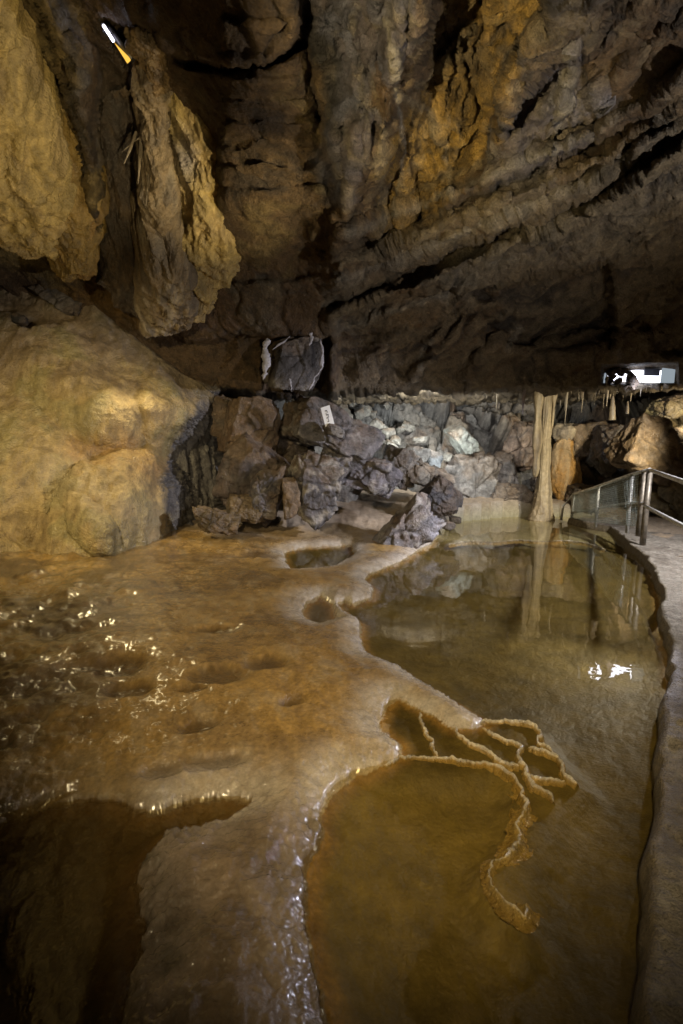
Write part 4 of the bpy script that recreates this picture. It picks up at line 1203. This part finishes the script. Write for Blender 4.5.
g1_ = 'thin stalactites along the far ceiling'
for k in range(60):
    u_ = rnd.choice([rnd.uniform(345, 530), rnd.uniform(555, 660), rnd.uniform(560, 650)])
    Y_ = rnd.uniform(9.9, 13.5)
    v0 = float(proj(np.array([P(u_, 390, Y_)[0], Y_, zc(u_, Y_)]))[1])
    hang(u_, v0 - 3, v0 + rnd.choice([2, 3, 4, 5, 7, 10, 15]) * rnd.uniform(.7, 1.2), rnd.choice([.9, 1.2, 1.6, 2.6]), Y_, tuple(np.array([.36, .29, .19]) * rnd.uniform(.5, 1.2)), 'thin pale straw stalactite in the fringe under the far ceiling', g1_, k)
hang(524, 392, 414, 4, 10.6, (.55, .48, .55), 'violet tinted stalactite hanging left of the stone column', None, 801)
hang(567, 396, 425, 2.2, 12.0, (.48, .40, .28), 'long thin stalactite pointing at the brown flowstone cap', None, 802)
hang(583, 394, 412, 2.0, 10.8, (.3, .24, .16), 'longest brown stalactite right of the stone column under the ceiling lip', None, 803)
for u_, v0, v1, w_, lb in [(612, 396, 420, 5, 'stubby stalagmite on the ledge beside the overhanging ochre block'), (627, 401, 414, 2.6, 'small thin stalagmite standing right of the stubby one on the ledge')]:
    a = P(u_, v1, 11.2); b = P(u_ + 1, v0, 11.2)
    spike([a, a * .5 + b * .5, b], [w_ * 11.2 / F / 2 * 1.6, w_ * 11.2 / F / 2, w_ * 11.2 / F / 2 * .4], M_CALC, 'stalagmite', (.22, .17, .10), lb, 'stalagmite', None, int(u_), 12)
# drips in front of the dark hollow
for k, (pts, w_) in enumerate([([(136, 132), (130, 150), (124, 164)], 3.0), ([(142, 130), (140, 160), (138, 184)], 4.5), ([(150, 150), (149, 178), (146, 205)], 4.0), ([(146, 134), (136, 140), (122, 152)], 2.2)]):
    Y_ = 7.15
    a = [P(x_, y_, Y_) for x_, y_ in pts]
    spike(a, [w_ * Y_ / F / 2, w_ * Y_ / F / 2 * .8, w_ * Y_ / F / 2 * .2], M_CALC, 'dripstone', (.26, .21, .15), ['short bent grey drip at the mouth of the dark hollow', 'thick grey drip hanging in the dark hollow', 'longest grey drip at the edge of the ragged drapery', 'thin root like drip curling over the dark hollow'][k], 'dripstone', None, k)


# ------------------------------------------------------------------ railing, sign, lamps
M_METAL = plain('galvanised_metal', (.58, .57, .54), .45, .55, .25, 12)
M_DARKM = plain('weathered_post', (.22, .19, .15), .5, .6, .35, 14)
M_WIRE = plain('mesh_wire', (.40, .45, .42), .5, .7, .2, 30)


def tube(path, r, name, mat, parent, na=12):
    path = [np.array(x, float) for x in path]
    vs, fs = [], []
    for k, x in enumerate(path):
        t_ = path[min(k + 1, len(path) - 1)] - path[max(k - 1, 0)]
        t_ /= np.linalg.norm(t_)
        up = np.array([0, 0, 1.0]) if abs(t_[2]) < .9 else np.array([1.0, 0, 0])
        s_ = np.cross(t_, up); s_ /= np.linalg.norm(s_)
        w_ = np.cross(s_, t_)
        for a in np.linspace(0, 2 * math.pi, na, endpoint=False):
            vs.append(x + r * (math.cos(a) * s_ + math.sin(a) * w_))
    for k in range(len(path) - 1):
        for j in range(na):
            fs.append((k * na + j, k * na + (j + 1) % na, (k + 1) * na + (j + 1) % na, (k + 1) * na + j))
    off = np.array(parent.location)
    me = bpy.data.meshes.new(name)
    e = (len(path) - 1) * na
    me.from_pydata([tuple(x - off) for x in vs], [], fs + [tuple(range(na))[::-1], tuple(e + j for j in range(na))])
    me.polygons.foreach_set('use_smooth', np.array([len(x.vertices) == 4 for x in me.polygons]))
    me.materials.append(mat)
    o = bpy.data.objects.new(name, me)
    COL.objects.link(o)
    o.parent = parent
    return o


YA = 8.25
topA = P(648, 470, YA); botA = P(643, 545, YA)
rl = empty('railing', (float(botA[0]), float(botA[1]), PZ), 'metal handrail with a wire mesh panel along the edge of the path', 'railing')
def post(u0, v0, u1, v1, Y_, r, mat, nm='post'):
    a, b = P(u0, v0, Y_), P(u1, v1, Y_)
    b[:2] = a[:2]
    return tube([a, b], r, nm, mat, rl)
post(650, 469, 644, 545, YA, .045, M_DARKM)
post(644.5, 470, 639, 536, YA + .25, .042, M_DARKM)
post(632.5, 474, 631, 533, 8.95, .030, M_METAL)
post(599, 486, 596, 527, 10.2, .028, M_METAL)
post(573.5, 494, 571, 521, 11.2, .028, M_METAL)
J = lambda u, v, Y_: P(u, v, Y_)
tube([J(650, 469.5, YA), J(632.5, 474, 8.95), J(599, 486, 10.2), J(573.5, 494, 11.2), J(563, 506, 11.3), J(561, 520, 11.3)], .026, 'top_rail', M_METAL, rl)
tube([J(646, 504, YA), J(632, 502, 8.95), J(599, 508, 10.2), J(571.5, 513, 11.2)], .022, 'middle_rail', M_METAL, rl)
tr0, tr1 = J(650, 470, YA), J(683, 481.5, 5.6)
mr0, mr1 = J(645, 506, YA), J(683, 526, 5.6)
ex = lambda a, b, t_: a + (b - a) * t_
tube([tr0, tr1, ex(tr0, tr1, 2.3)], .028, 'top_rail', M_METAL, rl)
tube([mr0, mr1, ex(mr0, mr1, 2.3)], .026, 'middle_rail', M_METAL, rl)
pe = ex(tr0, tr1, 1.75)
tube([pe, np.array([pe[0], pe[1], PZ - .02])], .04, 'post', M_DARKM, rl)
# wire mesh between the rails
A0, A1 = J(639, 473, 8.6), J(573.5, 495.5, 11.2)
B0, B1 = J(637, 527, 8.6), J(571, 519.5, 11.2)
vs, fs = [], []
def wire(a, b, r=.0045):
    t_ = b - a; t_ = t_ / np.linalg.norm(t_)
    s_ = np.cross(t_, [0.3, .9, .2]); s_ /= np.linalg.norm(s_); w_ = np.cross(s_, t_)
    k0 = len(vs)
    for x in (a, b):
        for j in range(4):
            an = j * math.pi / 2
            vs.append(tuple(x + r * (math.cos(an) * s_ + math.sin(an) * w_) - np.array(rl.location)))
    for j in range(4):
        fs.append((k0 + j, k0 + (j + 1) % 4, k0 + 4 + (j + 1) % 4, k0 + 4 + j))
for t_ in np.linspace(.01, .99, 56):
    wire(ex(A0, A1, t_), ex(B0, B1, t_))
for t_ in np.linspace(.02, .98, 22):
    wire(ex(A0, B0, t_), ex(A1, B1, t_))
me = bpy.data.meshes.new('mesh_panel'); me.from_pydata(vs, [], fs); me.materials.append(M_WIRE)
mpn = bpy.data.objects.new('mesh_panel', me); COL.objects.link(mpn); mpn.parent = rl


def box(name, ctr, ax, ay, az, mat, parent=None):
    ctr = np.array(ctr, float)
    vs = [ctr + sx * ax + sy * ay + sz * az for sx in (-1, 1) for sy in (-1, 1) for sz in (-1, 1)]
    off = np.array(parent.location) if parent is not None else np.zeros(3)
    bm = bmesh.new()
    bv_ = [bm.verts.new(tuple(x - off)) for x in vs]
    for f_ in [(0, 1, 3, 2), (4, 6, 7, 5), (0, 4, 5, 1), (2, 3, 7, 6), (0, 2, 6, 4), (1, 5, 7, 3)]:
        bm.faces.new([bv_[k] for k in f_])
    bmesh.ops.recalc_face_normals(bm, faces=bm.faces)
    sz_ = min(np.linalg.norm(ax), np.linalg.norm(ay), np.linalg.norm(az))
    bmesh.ops.bevel(bm, geom=bm.edges[:], offset=sz_ * .25, segments=2, affect='EDGES', profile=.5)
    me = bpy.data.meshes.new(name)
    bm.to_mesh(me); bm.free()
    me.materials.append(mat)
    o = bpy.data.objects.new(name, me)
    COL.objects.link(o)
    if parent is not None: o.parent = parent
    return o


M_SIGN = plain('sign_white', (.78, .80, .84), .4, 0, .04)
M_INK = plain('sign_ink', (.06, .06, .10), .5, 0, .1)
YS = 8.65
sc_ = P(327.5, 416, YS)
a, b = P(320, 408, YS), P(329, 405, YS)
sx_ = (b - a) / 2; dn = (P(325, 427, YS) - a) / 2; nn_ = np.cross(sx_, dn); nn_ = nn_ / np.linalg.norm(nn_)
if nn_[1] > 0: nn_ = -nn_
sg = empty('sign', tuple(P(331, 427, YS)), 'small white plastic sign leaning on the tilted grey slab', 'sign')
sg.location = tuple(sc_ + dn)
box('board', sc_, sx_, dn, nn_ * .006, M_SIGN, sg)
for k, (du, dv, lu, lv) in enumerate([(-.05, -.55, .22, .05), (.18, -.42, .05, .10), (-.15, -.22, .05, .14), (.05, -.12, .24, .045), (.2, .05, .05, .12), (-.12, .18, .2, .045), (.02, .38, .05, .12), (-.1, .55, .18, .045)]):
    box('lettering', sc_ + sx_ * du + dn * dv + nn_ * .0085, sx_ * lu, dn * lv, nn_ * .002, M_INK, sg)
rock(334, 430, 22, 14, 8.75, 'small dark stone propping up the white sign', (.16, .15, .15), 140, 1, (0, .3, 0), 4)

mk = P(517, 510, 12.0)
M_MARK = plain('marker_white', (.75, .75, .72), .5, 0, .06)
bx_ = box('marker_block', mk, np.array([.045, 0, 0]), np.array([0, .04, 0]), np.array([0, 0, .13]), M_MARK)
tag(bx_, 'small upright white marker at the foot of the back wall beside the column', 'marker')

# tube lamp in the roof hollow
M_TUBE = glow('tube_glow', (.86, .84, 1.0), 9.0)
M_AMBER = glow('amber_gap_glow', (1.0, .55, .08), 1.2)
M_HOUS = plain('lamp_housing', (.05, .05, .055), .4, .3, .2)
YT = 6.25
lt = empty('tube_lamp', tuple(P(117, 42, YT)), 'thin bright tube lamp beside a glowing amber gap in the roof hollow', 'lamp')
tube([P(103.5, 25.5, YT), P(113.5, 41, YT)], .014, 'tube', M_TUBE, lt)
tube([P(102, 23.5, YT + .02), P(103.4, 25.3, YT)], .020, 'end_cap', M_HOUS, lt)
tri = [P(114, 42, YT), P(129, 57, YT), P(125.5, 60.5, YT)]  # self-glowing wedge standing in for a lit gap in the rock
vs = [tuple(x - np.array(lt.location)) for x in tri] + [tuple(x + np.array([0, .05, 0]) - np.array(lt.location)) for x in tri]
me = bpy.data.meshes.new('lit_gap_wedge'); me.from_pydata(vs, [], [(0, 1, 2), (5, 4, 3), (0, 3, 4, 1), (1, 4, 5, 2), (2, 5, 3, 0)]); me.materials.append(M_AMBER)
so = bpy.data.objects.new('lit_gap_wedge', me); COL.objects.link(so); so.parent = lt
tube([P(106, 24.5, YT + .07), P(133, 60, YT + .07)], .03, 'housing', M_HOUS, lt)

tube([P(102, 23.5, YT + .02), P(92, 8, YT - .05), P(86, -8, YT - .1), P(70, -40, YT - .3)], .008, 'cable', M_HOUS, lt, 6)
box('bracket', P(108.5, 33, YT + .05), np.array([.05, 0, 0]), np.array([0, .03, 0]), np.array([0, 0, .012]), M_HOUS, lt)
# floodlight in the niche of the ceiling lip
M_FLOOD = glow('flood_glow', (.84, .87, 1.0), 7.0)
M_PANEL = glow('panel_glow', (.62, .72, .80), .45)
YN = float(ceil_at(640, 374)[1]) - .02
fl_ = empty('floodlight', tuple(P(640, 382, YN)), 'bright white floodlight box set in a niche of the ceiling lip', 'floodlight')
ux = np.array([1.0, 0, 0]); uz = np.array([0, 0, 1.0]); uy = np.array([0, 1.0, 0])
pxm = YN / F
box('lens', P(634, 376, YN), ux * 26 * pxm, uy * .02, uz * 5.5 * pxm, M_FLOOD, fl_)
box('housing', P(651.5, 372.5, YN - .05), ux * 7.5 * pxm, uy * .03, uz * 3.2 * pxm, M_HOUS, fl_)
box('diffuser', P(668, 374, YN - .03), ux * 6.5 * pxm, uy * .012, uz * 8.5 * pxm, M_PANEL, fl_)
box('bracket', P(605, 374, YN - .03), ux * .9 * pxm, uy * .02, uz * 9 * pxm, M_PANEL, fl_)
rock(632, 381, 16, 10, YN - .12, 'pointed brown stone in front of the floodlight', (.20, .15, .1), 150, .6, (0, .7, 0), 4, crust=.1)
for k, (u_, v_, s_) in enumerate([(611, 374, 6), (616, 370.5, 7), (621, 374, 5), (609, 380, 6), (618, 381, 6), (625, 371, 6), (614, 377, 4)]):
    rock(u_, v_, s_ * 1.3, s_ * .8, YN - .08, 'small dark stone chip scattered before the floodlight', (.14, .11, .1), 160 + k, .6, (0, rnd.uniform(-1, 1), 0), 3, .9, 'stone_chip', 'stone chips before the floodlight', 'stone', .1)
# ------------------------------------------------------------------ lamps of the show cave and added unseen lamps
WORLD = 0.01


def spot(loc, to, energy, col, size=60, blend=.8, rad=.12, kind='SPOT'):
    l = bpy.data.lights.new('unseen_lamp', kind)
    l.energy = energy; l.color = col; l.shadow_soft_size = rad
    if kind == 'SPOT':
        l.spot_size = math.radians(size); l.spot_blend = blend
    o = bpy.data.objects.new('unseen_lamp', l)
    COL.objects.link(o)
    o.location = tuple(loc)
    d_ = Vector(tuple(to)) - Vector(tuple(loc))
    o.rotation_euler = d_.to_track_quat('-Z', 'Y').to_euler()
    return o


WARM, NEUT, COOL = (1.0, .80, .42), (1.0, .92, .80), (.74, .77, 1.0)
# lamps hidden behind the lip, plus two added in mid-air, wash the back wall
spot((1.6, 10.6, 2.05), P(420, 420, 14), 430, (.97, .98, .94), 130, .8, .06)
spot((-.2, 10.0, 2.1), P(360, 425, 13.2), 120, (.95, .97, .95), 110, .8, .05)
spot((2.3, 8.6, 1.85), P(440, 452, 13), 420, (.97, .97, .98), 72, .8, .05)  # added in mid-air before the lip, without a fitting
spot((5.2, 8.6, 1.85), P(550, 460, 12.3), 420, (1.0, .90, .68), 76, .8, .05)  # second added lamp in mid-air, lights column and wall from the front
spot((6.6, 10.0, 2.2), P(670, 430, 11), 200, (1.0, .86, .6), 120, .8, .05)
# cool lamp beside the path lights the boulders, a low one at the path edge grazes the wet rims
spot((4.75, 6.7, 2.3), P(330, 490, 8.8), 1300, (.88, .88, 1.0), 60, .9, .05)
spot((2.95, 4.35, .62), (-.2, 3.9, 0), 260, (.78, .80, 1.0), 105, .9, .03)
# warm lamp behind the viewer on the golden mound
spot((-3.4, 2.2, 3.7), P(100, 470, 7.8), 1150, WARM, 62, .9, .06)
spot((-.6, -1.0, 1.5), P(90, 500, 7.6), 420, WARM, 36, .9, .1)
# warm lamps for the draperies
spot((.4, 1.0, .9), P(30, 110, 7), 1250, WARM, 28, .9, .06)
spot((2.6, 3.2, .9), P(206, 170, 7.4), 3000, WARM, 19, 1.0, .06)
# small lamp tucked behind the crest of the mound
spot(P(140, 312, 8.2), P(140, 580, 6.6), 220, WARM, 76, .8, .04)
# added unseen fill lamps for roof and floor, then the path lamp
spot((4.8, 2.2, .9), P(470, 90, 5.4), 900, (1.0, .90, .76), 95, .9, .08)
spot((-1.8, -.6, 1.1), P(452, 90, 5.6), 3100, (1.0, .80, .42), 26, .9, .06)
spot((-.3, -1.2, 3.4), (0.6, 5.2, 0), 1300, (1.0, .80, .46), 56, .9, .15)
spot((5.6, 5.4, 3.2), P(690, 560, 6.6), 1500, (.97, .96, 1.0), 105, .8, .08)
# added dim lamp behind the viewer lifts the fluted fringe between mound and boulders
spot((-.4, -.8, 1.0), P(192, 450, 8.6), 260, NEUT, 14, .9, .05)
# spill of the floodlight under the lip
spot(P(640, 390, 10.0), P(640, 384, 12.0), 25, (.70, .76, 1.0), 120, .8, .05)
# ------------------------------------------------------------------ world and render settings
w = bpy.data.worlds.new('World')
sc.world = w
w.use_nodes = True
bg = w.node_tree.nodes['Background']
bg.inputs[0].default_value = (.9, .85, .8, 1)
bg.inputs[1].default_value = WORLD
sc.view_settings.view_transform = 'Standard'
sc.view_settings.look = 'None'
sc.view_settings.exposure = 0
sc.view_settings.gamma = 1
sc.view_settings.use_curve_mapping = False
sc.cycles.use_denoising = True
try:
    sc.cycles.denoiser = 'OPENIMAGEDENOISE'
except Exception as e:
    print(e)
sc.cycles.use_adaptive_sampling = False
sc.cycles.sample_clamp_indirect = 4.0
sc.cycles.max_bounces = 6
sc.cycles.diffuse_bounces = 3
sc.cycles.transparent_max_bounces = 8
sc.cycles.caustics_reflective = False
sc.cycles.caustics_refractive = False
print('script', time.time() - T0)
